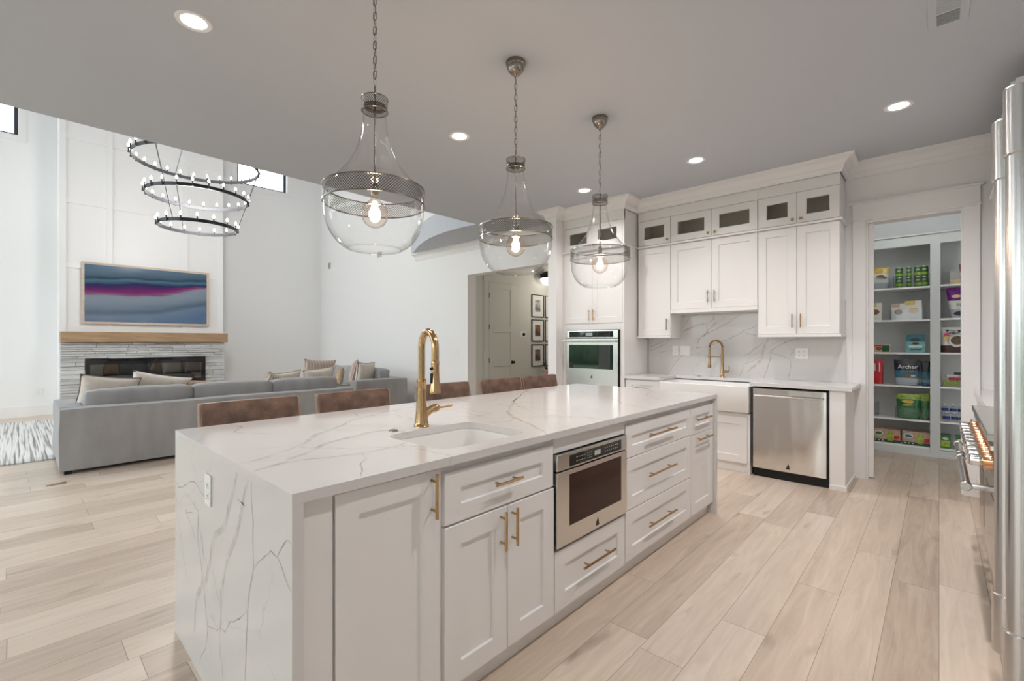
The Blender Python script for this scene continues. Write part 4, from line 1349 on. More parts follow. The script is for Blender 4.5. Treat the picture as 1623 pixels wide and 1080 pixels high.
t = thing('ceiling_vent', 'rectangular louvred air vent in the kitchen ceiling at the upper right', 'vent', (3.19, -0.036, ZC), R(180))
b = B()
w, l = 0.045, 0.23
b.box(-l - 0.02, l + 0.02, -w - 0.035, -w, -0.006, 0, 0.001); b.box(-l - 0.02, l + 0.02, w, w + 0.035, -0.006, 0, 0.001)
b.box(-l - 0.02, -l, -w, w, -0.006, 0, 0.001); b.box(l, l + 0.02, -w, w, -0.006, 0, 0.001); b.box(-0.118, -0.100, -w, w, -0.006, 0)
obj('frame', b, MCEIL, t)
obj('backing', B().box(-l, l, -w, w, -0.0012, -0.0002), MDARK, t)
b = B()
k = -l + 0.008
while k < l - 0.01:
    if not -0.126 < k < -0.098:
        b.box(k, k + 0.0035 if k < -0.1 else k + 0.009, -w, w, -0.005, -0.0015)
    k += 0.0125
obj('slats', b, MCEIL, t)

# ------------------------------------------------------------------ living room: fireplace
t = thing('fireplace', 'wide linear electric fireplace with black frame and crystals in the stone surround', 'fireplace', (0, 0, 0))
FX0, FX1, FZ0, FZ1 = 0.845, 2.655, 0.475, 1.022
b = B()
b.box(FX0, FX1, 11.03, 11.075, FZ1 - 0.11, FZ1, 0.003); b.box(FX0, FX1, 11.03, 11.075, FZ0, FZ0 + 0.12, 0.003)
b.box(FX0, FX0 + 0.06, 11.03, 11.075, FZ0 + 0.12, FZ1 - 0.11, 0.003); b.box(FX1 - 0.06, FX1, 11.03, 11.075, FZ0 + 0.12, FZ1 - 0.11, 0.003)
obj('frame', b, MBLKG, t)
b = B()
b.box(FX0 + 0.06, FX1 - 0.06, 11.185, 11.19, FZ0 + 0.1, FZ1 - 0.1); b.box(FX0 + 0.06, FX1 - 0.06, 11.076, 11.185, FZ0 + 0.08, FZ0 + 0.10)
obj('firebox', b, MBLK, t)
b = B()
for k in range(220):
    b.sphere((random.uniform(FX0 + 0.08, FX1 - 0.08), random.uniform(11.10, 11.17), FZ0 + 0.112 + random.uniform(0, 0.02)), random.uniform(0.010, 0.018), u=5, v=3)
tag(obj('crystals', b, MCRYS, t), kind='stuff')
obj('glass', B().box(FX0 + 0.06, FX1 - 0.06, 11.050, 11.054, FZ0 + 0.12, FZ1 - 0.11), glass_mat('fireplace_glass', (0.45, 0.45, 0.46), 3.5), t)

# stacked ledger stone surround (blocks of one veneer)
b = B()
rnd = random.Random(3)
z = 0.0
while z < 1.305:
    h = rnd.choice((0.03, 0.045, 0.06, 0.08))
    h = min(h, 1.31 - z)
    for lim in (FZ0, FZ1):
        if z < lim - 1e-4 < z + h + 0.02:
            h = lim - z
    x = CH0 + 0.003
    while x < CH1 - 0.004:
        w = rnd.uniform(0.18, 0.60)
        x1 = min(x + w, CH1 - 0.003)
        d0 = rnd.uniform(0.0, 0.034)
        spans = [(x, x1)]
        if z + h > FZ0 + 0.001 and z < FZ1 - 0.001:
            spans = []
            if x < FX0: spans.append((x, min(x1, FX0 - 0.001)))
            if x1 > FX1: spans.append((max(x, FX1 + 0.001), x1))
        for s0, s1 in spans:
            if s1 - s0 > 0.01:
                b.box(s0, s1 - 0.003, 11.050 + d0, 11.176, z, z + h - 0.004, 0.005, seg=1, m=rnd.randrange(3))
        x = x1
    z += h
for v in b.bm.verts:
    if v.co.y < 11.10:
        v.co.y += 0.010 * noise.noise(Vector((v.co.x * 9, 1, v.co.z * 30)))
struct('trim_4', b, [MSTONE, MSTONEB, MSTONEC])
struct('trim_5', B().box(CH0 + 0.004, FX0 - 0.002, 11.1765, 11.199, 0, 1.31).box(FX1 + 0.002, CH1 - 0.004, 11.1765, 11.199, 0, 1.31), MTRIM)
tag(obj('mantel_shelf', B().box(0.525, 3.045, 10.98, 11.1755, 1.315, 1.500, 0.004), MMANT), 'thick oak beam mantel shelf on the chimney breast', 'mantel')

t = thing('television', 'wall mounted television in a pale wooden frame showing a blue and magenta shore', 'television', (0.80, 11.135, 1.648))
TW, TH_ = 1.94, 1.105
b = B()
fw = 0.038
b.box(0, TW, 0, 0.035, 0, fw, 0.002); b.box(0, TW, 0, 0.035, TH_ - fw, TH_, 0.002); b.box(0, fw, 0, 0.035, fw, TH_ - fw, 0.002); b.box(TW - fw, TW, 0, 0.035, fw, TH_ - fw, 0.002)
obj('frame', b, MPICF, t)
s = obj('screen', B().box(0, TW - 2 * fw, 0, 0.004, 0, TH_ - 2 * fw), MTV, t)
s.location = (fw, 0.012, fw)
obj('back_case', B().box(fw + 0.01, TW - fw - 0.01, 0.018, 0.042, fw + 0.01, TH_ - fw - 0.01), MBLK, t)


# ------------------------------------------------------------------ sofas and cushions
def soft_box(x0, x1, y0, y1, z0, z1, r=0.04, puff=0.02, seed=0, n=(10, 5, 5)):
    """upholstered block: subdivided box with rounded edges, bulging faces and slight sag"""
    b = B(); bm = b.bm
    bmesh.ops.create_cube(bm, size=1)
    bmesh.ops.subdivide_edges(bm, edges=bm.edges[:], cuts=9, use_grid_fill=True)
    hx, hy, hz = (x1 - x0) / 2, (y1 - y0) / 2, (z1 - z0) / 2
    c = Vector(((x0 + x1) / 2, (y0 + y1) / 2, (z0 + z1) / 2))
    for v in bm.verts:
        u = v.co * 2
        p = Vector((u.x * hx, u.y * hy, u.z * hz))
        q = Vector((max(-hx + r, min(hx - r, p.x)), max(-hy + r, min(hy - r, p.y)), max(-hz + r, min(hz - r, p.z))))
        d = p - q
        if d.length > 1e-6:
            p = q + d.normalized() * r if sum(abs(k) > 1e-6 for k in d) > 1 else q + d
        p.x += puff * u.x * (1 - u.y ** 2) * (1 - u.z ** 2)
        p.y += puff * u.y * (1 - u.x ** 4) * (1 - u.z ** 2)
        p.z += puff * u.z * (1 - u.x ** 4) * (1 - u.y ** 2)
        p += Vector(noise.noise_vector((p + c) * 4 + Vector((seed, 0, 0)))) * puff * 0.5
        v.co = p + c
    return b


def slip_box(x0, x1, y0, y1, z0, z1, r=0.018, wr=0.008):
    """slip-covered frame block, faint wrinkles"""
    b = B(); bm = b.bm
    b.box(x0, x1, y0, y1, z0, z1)
    bmesh.ops.subdivide_edges(bm, edges=bm.edges[:], cuts=11, use_grid_fill=True)
    c = Vector(((x0 + x1) / 2, (y0 + y1) / 2, (z0 + z1) / 2))
    h = Vector(((x1 - x0) / 2, (y1 - y0) / 2, (z1 - z0) / 2))
    for v in bm.verts:
        p = v.co - c
        q = Vector([max(-h[i] + r, min(h[i] - r, p[i])) for i in range(3)])
        d = p - q
        if d.length > 1e-6 and sum(abs(k) > 1e-6 for k in d) > 1:
            p = q + d.normalized() * r
        w = noise.noise_vector(Vector((p.x * 2.2, p.y * 2.2, p.z * 5)) + c) * wr
        v.co = p + c + Vector(w)
        v.co.z = max(v.co.z, z0)
    return b


sofa = thing('sectional_sofa', 'long grey linen slipcovered sofa with its back to the kitchen', 'sofa', (0, 0, 0))
obj('back', slip_box(0.29, 3.40, 6.33, 6.56, 0.035, 0.652), MSOFA, sofa, smooth=60)
obj('arm', slip_box(0.292, 0.49, 6.562, 7.55, 0.035, 0.655), MSOFA, sofa, smooth=60)
obj('seat_base', slip_box(0.492, 3.40, 6.562, 7.50, 0.035, 0.33), MSOFA, sofa, smooth=60)
for k, (x0, x1) in enumerate(((0.50, 1.455), (1.465, 2.36), (2.37, 3.27))):
    obj('seat_cushion', soft_box(x0, x1, 6.80, 7.52, 0.335, 0.47, 0.03, 0.015, k), MSOFA, sofa, smooth=60)
    obj('back_cushion', soft_box(x0 + 0.005, x1 - 0.005, 6.575, 6.80, 0.45, 0.80, 0.035, 0.018, k + 5), MSOFA, sofa, smooth=60)
for x in (0.36, 3.3):
    for y in (6.40, 7.24):
        obj('leg', B().box(x - 0.03, x + 0.03, y - 0.03, y + 0.03, 0.0, 0.034), MBLK, sofa)

sofa2 = thing('sectional_sofa', 'grey linen sofa set along the right living room wall, its arm towards the kitchen', 'sofa', (0, 0, 0))
obj('arm', slip_box(3.98, 5.02, 7.33, 7.55, 0.035, 0.652), MSOFA, sofa2, smooth=60)
obj('back', slip_box(4.80, 5.02, 7.552, 10.2, 0.035, 0.652), MSOFA, sofa2, smooth=60)
obj('seat_base', slip_box(3.98, 4.798, 7.552, 10.2, 0.035, 0.33), MSOFA, sofa2, smooth=60)
for k in range(3):
    y0 = 7.56 + k * 0.88
    obj('seat_cushion', soft_box(3.97, 4.60, y0, y0 + 0.87, 0.335, 0.47, 0.03, 0.015, k), MSOFA, sofa2, smooth=60)
    obj('back_cushion', soft_box(4.56, 4.80, y0 + 0.01, y0 + 0.86, 0.45, 0.81, 0.035, 0.02, k + 9), MSOFA, sofa2, smooth=60)
for x in (4.05, 4.94):
    for y in (7.41, 10.1):
        obj('leg', B().box(x - 0.03, x + 0.03, y - 0.03, y + 0.03, 0.0, 0.034), MBLK, sofa2)


def pillow(name, label, w, h, t, loc, rot, mat, piping=None, stripe=False, group='throw pillows on the sofas'):
    b = B(); bm = b.bm
    n = 16
    def pt(i, j, s):
        u = 2 * i / n - 1; v = 2 * j / n - 1
        x = u * w / 2 * (1 - 0.09 * (1 - v * v) * abs(u) ** 3)
        z = v * h / 2 * (1 - 0.09 * (1 - u * u) * abs(v) ** 3)
        th = t / 2 * ((1 - u ** 4) * (1 - v ** 4)) ** 0.55
        wr = 0.010 * noise.noise(Vector((x * 9 + loc[0] * 7, z * 9, s)))
        return Vector((x, s * (th + 0.002) + wr * (th / t * 2), z + h / 2))
    g = {}
    for s in (-1, 1):
        for i in range(n + 1):
            for j in range(n + 1):
                if s == 1 and (i in (0, n) or j in (0, n)):
                    g[s, i, j] = g[-1, i, j]
                else:
                    g[s, i, j] = bm.verts.new(pt(i, j, s))
    for s in (-1, 1):
        for i in range(n):
            for j in range(n):
                bm.faces.new((g[s, i, j], g[s, i + 1, j], g[s, i + 1, j + 1], g[s, i, j + 1]))
    t_ = thing(name, label, 'pillow', loc, 0, group)
    t_.rotation_euler = rot
    c = obj('pillow_cover', b, mat, t_, smooth=180)
    if piping:
        path = []
        for i in range(n): path.append(pt(i, 0, -1))
        for j in range(n): path.append(pt(n, j, -1))
        for i in range(n, 0, -1): path.append(pt(i, n, -1))
        for j in range(n, 0, -1): path.append(pt(0, j, -1))
        obj('piping', B().tube(path, 0.006, 6, closed=True), piping, t_, smooth=60)
    return t_


def stripe_mat(name, base, line, f=26.0, axis=0, width=0.8):
    m, nt, p = nmat(name)
    N, L = nt.nodes, nt.links
    tc = N.new('ShaderNodeTexCoord'); s = N.new('ShaderNodeSeparateXYZ'); L.new(tc.outputs['Object'], s.inputs[0])
    v = math_node(N, L, 'GREATER_THAN', math_node(N, L, 'SINE', math_node(N, L, 'MULTIPLY', s.outputs[axis], f * 2 * PI / 2)), width)
    mx = N.new('ShaderNodeMix'); mx.data_type = 'RGBA'
    L.new(v, mx.inputs[0]); mx.inputs[6].default_value = (*base, 1); mx.inputs[7].default_value = (*line, 1)
    L.new(mx.outputs[2], p.inputs['Base Color']); setp(p, rough=0.95)
    return m


MSTR = stripe_mat('pink_stripe_linen', (0.46, 0.36, 0.31), (0.62, 0.55, 0.48), 40)
MSTR2 = stripe_mat('knotted_stripe', (0.55, 0.47, 0.38), (0.30, 0.22, 0.15), 60, 0, 0.3)
MCREAM2 = M_('ivory_cotton', (0.72, 0.68, 0.62), 0.95, noise_amt=0.05, noise_scale=20)
pillow('throw_pillow', 'cream linen pillow with dark piping slumped at the left end of the long sofa', 0.54, 0.47, 0.17, (0.68, 7.04, 0.485), (R(15), R(8), R(5)), MPIL, MPILP)
pillow('throw_pillow', 'large cream pillow with stitched folds standing right of the piped pillow', 0.60, 0.45, 0.17, (1.17, 7.16, 0.495), (R(13), R(12), R(-4)), MPIL)
pillow('throw_pillow', 'small ruffled tan pillow beside the large cream pillow on the long sofa', 0.34, 0.36, 0.14, (1.60, 7.10, 0.485), (R(12), R(5), R(-4)), MPILT)
pillow('throw_pillow', 'striped knotted pillow leaning at the far part of the long sofa', 0.34, 0.38, 0.14, (2.48, 7.14, 0.50), (R(15), R(26), R(-5)), MSTR2)
pillow('throw_pillow', 'beige fringed pillow in the middle of the far cushions', 0.44, 0.40, 0.15, (2.82, 7.33, 0.49), (R(14), R(-6), R(4)), MPIL, MPILT)
pillow('throw_pillow', 'upper dusty pink striped pillow standing highest among the sofa pillows', 0.54, 0.54, 0.16, (3.34, 7.44, 0.50), (R(6), R(4), R(4)), MSTR, MCREAM2)
pillow('throw_pillow', 'crumpled ivory pillow in front of the pink striped one', 0.50, 0.42, 0.16, (3.26, 7.20, 0.49), (R(8), R(-4), R(3)), MPIL, MCREAM2)
pillow('throw_pillow', 'small tan lumbar pillow on the right hand sofa', 0.26, 0.34, 0.12, (4.20, 8.42, 0.49), (R(10), R(8), R(80)), MPILT)
pillow('throw_pillow', 'dusty pink striped pillow on the right hand sofa', 0.48, 0.48, 0.15, (4.30, 8.12, 0.50), (R(14), R(12), R(60)), MSTR, MCREAM2)
pillow('throw_pillow', 'cream pillow with dark pointed corners by the arm of the right hand sofa', 0.44, 0.46, 0.16, (4.36, 7.78, 0.49), (R(8), R(2), R(18)), MPIL, MPILP)

# rug
tag(obj('area_rug', B().box(-3.1, 3.6, 7.30, 11.0, 0.001, 0.016, 0.004), MRUG), 'grey and white striped wool rug on the living room floor', 'rug')
# brass floor outlet
tag(obj('floor_register', B().box(0.19, 0.325, 5.985, 6.03, 0.0005, 0.006, 0.001), MBRASSH), 'small brass plate set in the floor behind the long sofa', 'floor plate')


# ------------------------------------------------------------------ bar stools
def make_stool():
    t = thing('bar_stool', '', 'stool', (0, 0, 0), 0, 'leather bar stools along the island')
    W = 0.25
    # padded back with a stitched panel; it faces -Y, so its rear shows above the worktop
    b = B(); bm = b.bm
    n = 14
    rows = []
    for (z, y) in ((0.70, 0.205), (0.80, 0.225), (0.90, 0.245), (0.988, 0.262), (1.0, 0.266)):
        k = 1.0 if z < 0.99 else 0.985
        ww = W * (1.02 - 0.04 * (z - 0.70) / 0.3) * k
        fr = []; bk = []
        for i in range(n + 1):
            u = 2 * i / n - 1
            cv = 0.016 * (1 - u * u)
            fr.append(bm.verts.new((u * ww, y + cv - 0.022, z))); bk.append(bm.verts.new((u * ww, y + cv + 0.022, z)))
        rows.append(fr + bk[::-1])
    for a, c in zip(rows, rows[1:]): b.bridge(a, c)
    bm.faces.new(rows[0][::-1]); bm.faces.new(rows[-1])
    bk = obj('backrest', b, MLEATH, t, smooth=50)
    for s in (-1, 1):
        b = B().box(s * (W + 0.002) - 0.006, s * (W + 0.002) + 0.006, 0.19, 0.28, 0.70, 0.998, 0.004)
        for v in b.bm.verts:
            v.co.y = 0.235 + (v.co.y - 0.235) * 0.5 + (v.co.z - 0.85) * 0.2
            v.co.x *= 1.02 - 0.04 * (v.co.z - 0.70) / 0.3
        obj('side_edge', b, MLEATHE, bk)
    obj('stitching', B().tube([(-W * 0.8, 0.262, 0.90), (-W * 0.4, 0.278, 0.902), (0, 0.284, 0.903), (W * 0.4, 0.278, 0.902), (W * 0.8, 0.262, 0.90)], 0.0022, 5), MLEATHE, bk)
    obj('seat', soft_box(-0.205, 0.205, -0.20, 0.20, 0.62, 0.695, 0.03, 0.01, 3), MLEATH, t, smooth=60)
    for sx in (-1, 1):
        for sy in (-1, 1):
            obj('leg', B().tube([(sx * 0.18, sy * 0.17, 0.625), (sx * 0.205, sy * 0.20, 0.0)], [0.018, 0.013], 4), MBLK, t)
    b = B()
    for p, q in (((-1, -1), (1, -1)), ((1, -1), (1, 1)), ((1, 1), (-1, 1)), ((-1, 1), (-1, -1))):
        k = 0.196; kk = 0.190
        b.tube([(p[0] * k, p[1] * kk, 0.22), (q[0] * k, q[1] * kk, 0.22)], 0.008, 6)
    obj('foot_rest', b, MBLK, t, smooth=60)
    return t


st = make_stool()
for i, (x, lab) in enumerate(((0.900, 'brown leather bar stool at the near left end of the island'), (1.515, 'brown leather bar stool second from the near end of the island'),
                              (2.255, 'brown leather bar stool directly behind the island faucet'), (2.888, 'brown leather bar stool second from the far end of the island'),
                              (3.417, 'brown leather bar stool at the far end of the island near the white pillar'))):
    p = st if i == 0 else copy_tree(st)
    p.location = (x, 2.56, 0); p['label'] = lab

# ------------------------------------------------------------------ chandelier
CX, CY = 1.86, 8.10
t = thing('ring_chandelier', 'three tier black iron ring chandelier with candle bulbs in the living room', 'chandelier', (CX, CY, 0))
rings_ = ((0.49, 3.03, 16), (0.635, 3.475, 22), (0.785, 3.97, 28))
bulb_me = candle_me = None
for r, z, n in rings_:
    obj('ring', B().lathe([(r - 0.006, z - 0.023), (r + 0.007, z - 0.023), (r + 0.007, z + 0.023), (r - 0.006, z + 0.023)], 96, close=True), MIRON, t, smooth=30)
    for k in range(n):
        a = 2 * PI * (k + 0.35) / n
        x, y = (r + 0.018) * math.cos(a), (r + 0.018) * math.sin(a)
        if candle_me is None:
            c = obj('candle', B().lathe([(0, -0.022), (0.012, -0.022), (0.013, -0.014), (0.0085, -0.012), (0.0085, 0.055), (0, 0.055)], 10), MIRON, t, smooth=40)
            q = obj('bulb', B().lathe([(0, 0.055), (0.007, 0.056), (0.0155, 0.072), (0.016, 0.080), (0.010, 0.096), (0.003, 0.108), (0, 0.110)], 10), MCANDLE, c, smooth=180)
            candle_me, bulb_me = c.data, q.data
        else:
            c = bpy.data.objects.new('candle', candle_me); COL.objects.link(c); c.parent = t
            q = bpy.data.objects.new('bulb', bulb_me); COL.objects.link(q); q.parent = c
        c.location = (x, y, z)
AX = (0, 0, 5.1)
for k, a in enumerate((R(-20), R(100), R(220))):
    ca, sa = math.cos(a), math.sin(a)
    r0, z0, _ = rings_[0]; r1, z1, _ = rings_[2]
    obj('rod', B().tube([(r0 * ca, r0 * sa, z0), (r1 * ca, r1 * sa, z1)], 0.0055, 8), MIRON, t, smooth=60)
    obj('rod', B().tube([(r1 * ca, r1 * sa, z1), AX], 0.0055, 8), MIRON, t, smooth=60)
lamp_light('POINT', (CX, CY, 3.5), 150.0, (1.0, 0.96, 0.92), 0.35)
obj('hanging_stem', B().tube([(0, 0, 5.08), (0, 0, ZL)], 0.012, 10), MIRON, t, smooth=60)
obj('canopy', B().lathe([(0, ZL - 0.04), (0.07, ZL - 0.035), (0.08, ZL - 0.0005), (0, ZL - 0.0005)], 24), MIRON, t, smooth=40)

# ------------------------------------------------------------------ small fittings on the living room walls
ou = thing('power_outlet', 'white outlet plate low on the wall left of the fireplace', 'outlet', (0.285, 11.7995, 0.435)); outlet_parts(ou, 0.115, 0.115, 0, 1)
ou = thing('switch_plate', 'triple white switch plate beside the hall opening', 'switch', (5.3995, 6.37, 1.125), R(-90)); outlet_parts(ou, 0.165, 0.115, 0, 3, True)
for (y, z, lab) in ((8.93, 3.222, 'louvred return vent high on the right living room wall'), ):
    t = thing('wall_vent', lab, 'vent', (5.3995, y, z), R(-90))
    obj('frame', B().box(-0.11, 0.11, -0.008, 0, -0.07, 0.07, 0.002), MTRIM, t)
    b = B()
    for k in range(7):
        b.box(-0.09, 0.09, -0.0095, -0.008, -0.054 + k * 0.017, -0.047 + k * 0.017)
    obj('slots', b, MSLOT, t)
t = thing('wall_speaker', 'small grey square fitting high near the living room corner', 'speaker', (5.3995, 11.32, 3.24), R(-90))
obj('plate', B().box(-0.11, 0.11, -0.012, 0, -0.09, 0.09, 0.002), MPLAST, t)
obj('grille', B().box(-0.02, 0.10, -0.0135, -0.012, -0.075, 0.075), M_('grey_grille', (0.35, 0.35, 0.35), 0.6), t)

# ------------------------------------------------------------------ hallway
b = B()
b.box(5.795, 5.905, 6.05, 6.07, 0, 2.43, 0.002); b.box(6.592, 6.722, 6.05, 6.07, 0, 2.43, 0.002)
b.box(5.78, 6.737, 6.045, 6.07, 2.43, 2.60, 0.002); b.box(5.765, 6.752, 6.035, 6.07, 2.60, 2.62, 0.002)
struct('trim_6', b, MDOORH)
d = bpy.data.objects.new('door_1', None); COL.objects.link(d); d['kind'] = 'structure'
b = B()
y = 6.052
b.box(5.907, 6.590, y + 0.006, y + 0.016, 0.008, 2.428)
for z0, z1 in ((0.008, 0.22), (0.86, 0.98), (1.50, 1.62), (2.31, 2.428)):
    b.box(6.01, 6.487, y - 0.006, y + 0.006, z0, z1, 0.002)
b.box(5.907, 6.01, y - 0.006, y + 0.006, 0.008, 2.428, 0.002); b.box(6.487, 6.590, y - 0.006, y + 0.006, 0.008, 2.428, 0.002)
obj('door_leaf', b, MDOORH, d)
obj('door_knob', B().lathe([(0, 0), (0.028, 0), (0.028, -0.008), (0.010, -0.012), (0.010, -0.03), (0.024, -0.04), (0.026, -0.055), (0, -0.062)], 18, (6.53, y - 0.006, 0.93), axis='Y').box(6.503, 6.557, y - 0.012, y - 0.006, 0.90, 0.96, 0.001), MBLK, d, smooth=40)
for z in (2.18, 1.60, 0.98):
    obj('hinge', B().tube([(5.905, y - 0.008, z - 0.045), (5.905, y - 0.008, z + 0.045)], 0.006, 8), MBLK, d, smooth=60)

t = thing('thermostat', 'white thermostat with black dial on the hall wall', 'thermostat', (6.86, 6.0695, 1.47))
obj('plate', B().box(-0.07, 0.07, -0.008, 0, -0.06, 0.06, 0.003), MPLAST, t)
obj('dial', B().lathe([(0, 0), (0.035, 0), (0.035, -0.012), (0, -0.014)], 24, (0.02, -0.008, 0), axis='Y'), MBLKG, t, smooth=40)

MMAT_ = M_('picture_mat', (0.70, 0.70, 0.69), 0.7)
MPH = [M_('photo_print_%s' % n, c, 0.4, noise_amt=0.85, noise_scale=9) for n, c in (('grey', (0.30, 0.30, 0.29)), ('brown', (0.16, 0.09, 0.06)), ('dark', (0.14, 0.09, 0.08)))]
rows = ((1.83, 2.29, 'top'), (1.33, 1.78, 'middle'), (0.82, 1.27, 'bottom'))
for ci, cx0 in enumerate((7.125, 7.555)):
    for ri, (z0, z1, rn) in enumerate(rows):
        w = 0.385
        t = thing('picture_frame', 'thin black framed photograph in the %s row of the %s column on the hall wall' % (rn, ('left', 'right')[ci]), 'picture', (cx0, 6.0695, z0), 0, 'framed photographs on the hall wall')
        h = z1 - z0
        b = B()
        b.box(0, w, -0.022, 0, 0, 0.014); b.box(0, w, -0.022, 0, h - 0.014, h); b.box(0, 0.014, -0.022, 0, 0.014, h - 0.014); b.box(w - 0.014, w, -0.022, 0, 0.014, h - 0.014)
        obj('frame', b, MBLK, t)
        obj('mat_board', B().box(0.014, w - 0.014, -0.008, 0, 0.014, h - 0.014), MMAT_, t)
        obj('photograph', B().box(w * 0.28, w * 0.72, -0.0092, -0.0082, h * 0.24, h * 0.76), MPH[ri], t)
t = thing('wall_lamp', 'dome wall lamp with black cap and opal globe in the hall', 'wall lamp', (7.41, 5.88, 2.62))
obj('shade', B().lathe([(0.15 * math.sin(q * PI / 20), 0.15 * math.cos(q * PI / 20)) for q in range(11)], 28), MBLK, t, smooth=60)
obj('globe', B().lathe([(0.146 * math.sin(q * PI / 20), -0.146 * math.cos(q * PI / 20) - 0.001) for q in range(11)], 28), MGLOBE, t, smooth=60)
obj('bracket', B().tube([(0, 0, 0.1), (0, 0.188, 0.1)], 0.012, 8), MBLK, t)
lamp_light('POINT', (7.5, 5.2, 2.3), 22.0, (1.0, 0.90, 0.78), 0.12)
# console with flowers, only its edge shows beside the pillar
t = thing('hall_bench', 'low black bench under the hall photographs', 'bench', (7.66, 5.86, 0))
obj('seat', B().box(-0.42, 0.5, -0.16, 0.18, 0.45, 0.48, 0.003), MBLK, t)
for sx in (-0.39, 0.46):
    for sy in (-0.13, 0.14):
        obj('leg', B().box(sx - 0.015, sx + 0.015, sy - 0.015, sy + 0.015, 0, 0.45), MBLK, t)
t = thing('flower_vase', 'dark vase with pale pink flowers half hidden behind the white pillar', 'vase', (7.38, 5.86, 0.481))
obj('vase', B().lathe([(0, 0), (0.05, 0), (0.07, 0.05), (0.065, 0.12), (0.04, 0.17), (0.045, 0.19)], 20), MBLK, t, smooth=60)
b = B()
for k in range(16):
    b.sphere((random.uniform(-0.09, 0.07), random.uniform(-0.07, 0.07), 0.21 + random.uniform(-0.02, 0.07)), random.uniform(0.022, 0.036), u=7, v=5)
obj('blossoms', b, M_('pink_blossom', (0.62, 0.36, 0.36), 0.8, noise_amt=0.35, noise_scale=30), t, smooth=60)
b = B()
for k in range(7):
    a = k * 0.9
    b.tube([(0, 0, 0.17), (0.04 * math.cos(a), 0.04 * math.sin(a), 0.30), (0.10 * math.cos(a), 0.10 * math.sin(a), 0.44 + 0.03 * (k % 3))], [0.004, 0.014, 0.002], 5)
obj('leaves', b, M_('dark_leaf', (0.03, 0.05, 0.045), 0.7), t, smooth=60)

# ------------------------------------------------------------------ pantry
PX = 7.15
t = thing('pantry_shelving', 'white built in pantry shelving with two bays of shelves', 'shelving', (0, 0, 0))
b = B()
b.box(PX, 7.528, 0.020, 0.045, 0.0, 2.56); b.box(PX - 0.002, PX + 0.02, -0.012, 0.074, 0.0, 2.56)
b.box(PX, 7.528, 1.175, 1.198, 0, 2.56); b.box(PX, 7.528, -1.198, -1.175, 0, 2.56)
b.box(PX - 0.002, PX + 0.02, 0.075, 1.198, 2.45, 2.56); b.box(PX - 0.002, PX + 0.02, -1.198, -0.013, 2.45, 2.56)
b.box(7.515, 7.528, -1.175, 1.175, 0.0, 2.56)
b.box(PX - 0.03, 7.528, -1.198, 1.198, 2.561, 2.58, 0.003)
b.box(PX - 0.002, PX + 0.02, 0.075, 1.175, 0.0, 0.085); b.box(PX - 0.002, PX + 0.02, -1.175, -0.013, 0.0, 0.085)
b.box(PX - 0.014, PX - 0.002, -1.198, 1.198, 0.0, 0.03, 0.003)
obj('frame', b, M_('pantry_shaded_white', (0.62, 0.63, 0.62), 0.5), t)  # white paint greyed: the shade inside the shelving is put into its colour
SHZ = (0.105, 0.41, 0.805, 1.195, 1.585, 1.968)
for z in SHZ:
    obj('shelf', B().box(PX + 0.004, 7.514, 0.0455, 1.174, z - 0.02, z, 0.002), MTRIM, t)
    obj('shelf', B().box(PX + 0.004, 7.514, -1.174, 0.0195, z - 0.02 + 0.006, z + 0.006, 0.002), MTRIM, t)
lamp_light('POINT', (6.35, 0.3, 2.85), 9.0, (0.95, 1.0, 0.95), 0.12)
t = thing('pantry_ceiling_light', 'round ceiling light inside the pantry', 'ceiling light', (6.35, 0.3, 3.02))
obj('globe', B().lathe([(0, -0.09), (0.08, -0.08), (0.13, -0.03), (0.13, 0), (0, 0)], 24), MGLOBE, t, smooth=60)


def cmat(n, c, r=0.35, na=0.0, ns=30):
    return M_(n, c, r, noise_amt=na, noise_scale=ns)


PM = dict(white=cmat('pack_white', (0.66, 0.64, 0.60)), gold=cmat('pack_gold', (0.62, 0.42, 0.08), 0.3, 0.3), brown=cmat('pack_brown', (0.20, 0.10, 0.05), 0.4, 0.5), cream=cmat('pack_cream', (0.62, 0.58, 0.50)),
          green=cmat('pack_green', (0.03, 0.16, 0.045), 0.3, 0.4), lime=cmat('pack_lime', (0.30, 0.42, 0.05), 0.3, 0.4), teal=cmat('pack_teal', (0.012, 0.12, 0.14), 0.3, 0.2), aqua=cmat('pack_aqua', (0.14, 0.36, 0.34), 0.35, 0.2),
          red=cmat('pack_red', (0.50, 0.02, 0.025), 0.3, 0.2), navy=cmat('pack_navy', (0.012, 0.015, 0.03), 0.3), blue=cmat('pack_blue', (0.03, 0.13, 0.22), 0.3, 0.3), purple=cmat('pack_purple', (0.17, 0.02, 0.22), 0.25, 0.3),
          pink=cmat('pack_pink', (0.55, 0.03, 0.16), 0.4), peach=cmat('pack_peach', (0.70, 0.45, 0.32), 0.4), kraft=cmat('pack_kraft', (0.46, 0.33, 0.24), 0.6, 0.25), dkbrown=cmat('pack_dark_brown', (0.05, 0.015, 0.01), 0.35, 0.6, 60),
          tan=cmat('pack_tan', (0.58, 0.42, 0.22), 0.5, 0.3), grain=cmat('pack_grain_picture', (0.12, 0.07, 0.045), 0.5, 0.9, 90), silver=cmat('pack_silver', (0.40, 0.41, 0.43), 0.3), maroon=cmat('pack_maroon', (0.20, 0.015, 0.045), 0.3, 0.2),
          dkgreen=cmat('pack_dark_green', (0.01, 0.07, 0.03), 0.4), bluel=cmat('pack_label_blue', (0.03, 0.05, 0.25), 0.4))


